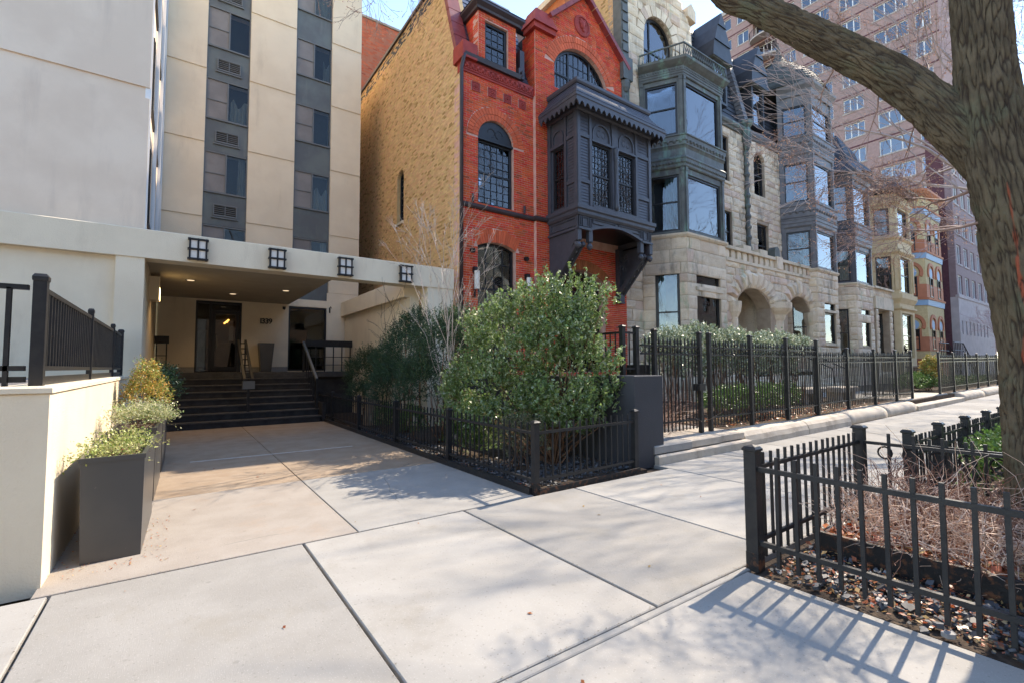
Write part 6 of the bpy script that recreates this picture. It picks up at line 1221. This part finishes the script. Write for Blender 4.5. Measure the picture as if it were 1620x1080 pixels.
def barktube(name,parent,ctrl,n,step,amp,flut=.0,scarpath=None,fr=27.):
    C=[TK(c[:3]) for c in ctrl]; Rr=[c[3]*KT for c in ctrl]; pts=[];rs=[]
    for i in range(len(C)-1):
        p0,p1,p2,p3=C[max(i-1,0)],C[i],C[i+1],C[min(i+2,len(C)-1)]; k=max(2,int((p2-p1).length/step))
        for j in range(k):
            t=j/k; pts.append(.5*((2*p1)+(p2-p0)*t+(2*p0-5*p1+4*p2-p3)*t*t+(3*p1-p0-3*p2+p3)*t**3)); rs.append(Rr[i]+(Rr[i+1]-Rr[i])*t)
    pts.append(C[-1]); rs.append(Rr[-1]); V=[];Sc=[];Rg=[];s=0; K=len(pts); a=None
    for i,p in enumerate(pts):
        d=(pts[min(i+1,K-1)]-pts[max(i-1,0)]).normalized()
        if a is None: a=d.cross(Vector((.3,.9,.2))).normalized()
        a=(a-d*a.dot(d)).normalized(); c=d.cross(a); s+=(p-pts[i-1]).length if i else 0
        for j in range(n):
            th=2*PI*j/n; e=a*math.cos(th)+c*math.sin(th); q=Vector((math.cos(th)*rs[i]*fr*1.5+3,math.sin(th)*rs[i]*fr*1.5,s*fr*.19)); w=noise.noise(q*.5)*1.2
            f=abs(noise.noise(q+Vector((w,w,0)))); f=min(1,f*3.4); f2=noise.noise(q*2.7)
            dr=amp*(f-.6)+amp*.35*f2+rs[i]*.11*noise.noise(Vector((math.cos(th)*1.5,math.sin(th)*1.5,s*1.3)))+rs[i]*.05*noise.noise(Vector((math.cos(th)*4,math.sin(th)*4,s*4)))
            o=p+e*(rs[i]+dr); V.append((o.x,o.y,o.z)); sc=0.
            if scarpath:
                for (z,th0) in scarpath:
                    pass
                if scarpath[0][0]<o.z<scarpath[-1][0]:
                    u=(o.z-scarpath[0][0])/(scarpath[-1][0]-scarpath[0][0]); tc=scarpath[0][1]+(scarpath[-1][1]-scarpath[0][1])*u+.12*noise.noise(Vector((o.z*3,0,5))); ang=math.atan2(o.x-p.x,o.y-p.y); dd=abs((ang-tc+PI)%(2*PI)-PI)*rs[i]; wdt=.011*(1-abs(u-.5)*1.6)+.012*noise.noise(Vector((0,o.z*9,1))); sc=max(0,min(1,(wdt-dd)/.008+.5)) if wdt>0 else 0
            Sc.append(sc*.85); Rg.append(f)
    F=[(i*n+j,i*n+(j+1)%n,(i+1)*n+(j+1)%n,(i+1)*n+j) for i in range(K-1) for j in range(n)]
    mb=MB(); mb.v=V; mb.f=F; o=mb.build(name,bark,parent,smooth=True); at=o.data.attributes.new('scar','FLOAT','POINT'); at.data.foreach_set('value',Sc); at=o.data.attributes.new('ridge','FLOAT','POINT'); at.data.foreach_set('value',Rg); return o
KT=.795
def TK(p): return Vector((p[0]*KT,p[1]*KT,1.45+(p[2]-1.45)*KT))   # trunk and limbs were surveyed at 6.6 m, they stand at 5.25 m
random.seed(3)
tree=thing('street_tree',(5.215,.596,0),'large bare street tree with furrowed bark and a thick limb over the sidewalk','tree')
barktube('trunk',tree,[(6.56,.71,-.5,.40),(6.56,.71,-.2,.32),(6.56,.71,.1,.29),(6.56,.72,1.0,.265),(6.56,.74,1.9,.255),(6.55,.80,2.6,.26),(6.54,.87,3.2,.262),(6.53,.95,3.9,.238),(6.53,.97,4.6,.215),(6.53,.97,5.4,.21),(6.5,.9,6.6,.19),(6.4,.7,8.2,.15)],240,.014,.020,scarpath=[(1.3,-1.32),(2.8,-1.72)])
barktube('limb',tree,[(6.58,.80,2.9,.12),(6.55,.98,3.45,.20),(6.49,1.22,3.95,.215),(6.42,1.48,4.38,.195),(6.25,1.8,4.80,.180),(6.02,2.2,5.24,.170),(5.70,2.75,5.83,.160),(5.50,3.12,6.25,.15),(5.0,3.3,7.2,.14),(4.2,2.9,8.6,.11)],190,.016,.016)
barktube('limb',tree,[(6.60,.85,3.3,.16),(6.85,.55,3.75,.17),(7.4,.1,4.5,.15),(8.0,-.4,5.6,.12),(8.5,-.8,7,.09)],70,.05,.011)
twm=M('tree_twig',(.20,.125,.10),(.32,.22,.19),sc=6,rough=.7,spec=.35); br=MB(); tips=[]
random.seed(8)
def G_(p,d,L,r,maxd,**k): grow(br,tips,p,d,L,r,0,maxd,**k)
# crown overhead, most of it over the street
for p,d,L,r in (((4.2,2.9,8.6),(-.7,-.1,.7),2.0,.075),((4.2,2.9,8.6),(-.1,.5,.8),1.8,.05),((6.4,.7,8.2),(-.5,-.4,1),2.4,.10),((6.4,.7,8.2),(.5,-.2,.9),2.4,.08),((6.5,.9,6.6),(-.9,-.7,.5),2.2,.05),((8.5,-.8,7),(.3,-.3,.9),2.0,.07),((8.0,-.4,5.6),(-.2,-.9,.5),2.0,.04),((5.1,3.25,7.0),(-.8,.6,.5),1.5,.03)):
    G_(TK(p),d,L,r,4,spread=.75,kids=(2,4),ratio=.72,wig=.13,minr=.003)
# fine branches left of the trunk and around the limb
for p,d,L,r in (((6.36,.93,3.20),(.55,.80,.12),.52,.016),((6.36,.90,2.86),(.6,.78,.06),.50,.014),((6.3,1.75,4.55),(.75,.7,-.6),.40,.008),((6.1,2.1,4.95),(.7,.6,-.65),.42,.008),((6.42,1.45,4.2),(.8,.6,-.5),.40,.008),((6.5,1.2,3.8),(.8,.6,-.15),.42,.008),((6.3,1.7,4.9),(.5,.5,.6),.35,.008),((6.45,1.35,4.5),(.6,.3,.8),.36,.008)):
    G_(TK(p),d,L,r,5,spread=.70,kids=(2,4),ratio=.74,wig=.15,droop=.012,minr=.0012)
# twigs reaching into the upper left of the view
for p,d,L,r in (((1.55,4.45,6.3),(-.30,-.15,-.85),.75,.013),((1.9,4.6,6.2),(-.25,-.1,-.9),.6,.011),((1.35,4.3,6.2),(-.35,-.1,-.9),.7,.012)):
    G_(p,d,L,r,4,spread=.7,kids=(2,4),ratio=.66,wig=.16,minr=.002)
br.tube([TK((4.2,2.9,8.6)),(2.6,3.6,7.9),(1.9,4.3,7.2),(1.55,4.45,6.3)],[.05,.03,.02,.013],6); br.tube([(1.9,4.3,7.2),(2.0,4.6,6.8),(1.9,4.6,6.2)],[.018,.014,.011],5); br.tube([(1.9,4.3,7.2),(1.5,4.3,6.8),(1.35,4.3,6.2)],[.018,.014,.012],5)
br.build('branches',twm,tree,smooth=True)
T=np.array([list(t) for t in tips]); T=T[T[:,2]<6.0]; T=np.repeat(T,2,0)+rng.normal(size=(len(T)*2,3))*.02
quads('buds',T,rng.normal(size=T.shape),rng.normal(size=T.shape),.014,.010,leafmat('bud',(.42,.22,.14),(.46,.30,.22),None,.9,.05),tree)
# farther bare trees
def baretree(label,x,y,h,r,maxd,sd,col,z=0.3,group='bare trees down the street'):
    global br,tips
    random.seed(sd); t=thing('bare_tree',(x,y,z),label,'tree',group); tr=MB(); tr.tube([(x,y,z-.2),(x+.05,y,z+h*.18),(x,y+.05,z+h*.35)],[r*1.2,r,r*.85],9); tr.build('trunk',barkn,t,smooth=True); br=MB(); tips=[]
    for k in range(6): G_((x,y,z+h*(.27+.02*k)),(random.gauss(0,.45),random.gauss(0,.45),1),h*.26,r*.55,maxd,spread=.6,kids=(2,4),ratio=.72,wig=.12,minr=.006)
    br.build('branches',col,t)
pinkt=M('pink_twig',(.45,.33,.33),(.36,.26,.26),sc=5,rough=.8)
baretree('bare parkway tree with a cloud of budding twigs behind the big trunk',15.5,.75,13,.16,5,37,M('far_twig',(.33,.26,.23),(.42,.34,.31),sc=5,rough=.8),0.1); baretree('small pinkish bare tree in front of the pale stone base of the purple building',49,6.6,6.5,.09,4,31,pinkt); baretree('bare tree with pale twigs far along the parkway',36,.4,12,.16,4,33,pinkt,.2); baretree('bare parkway tree hidden behind the big trunk, third along the street',25,.2,15,.2,5,39,pinkt,.1); baretree('farthest bare tree by the purple building',57,6.0,8,.11,4,35,pinkt)
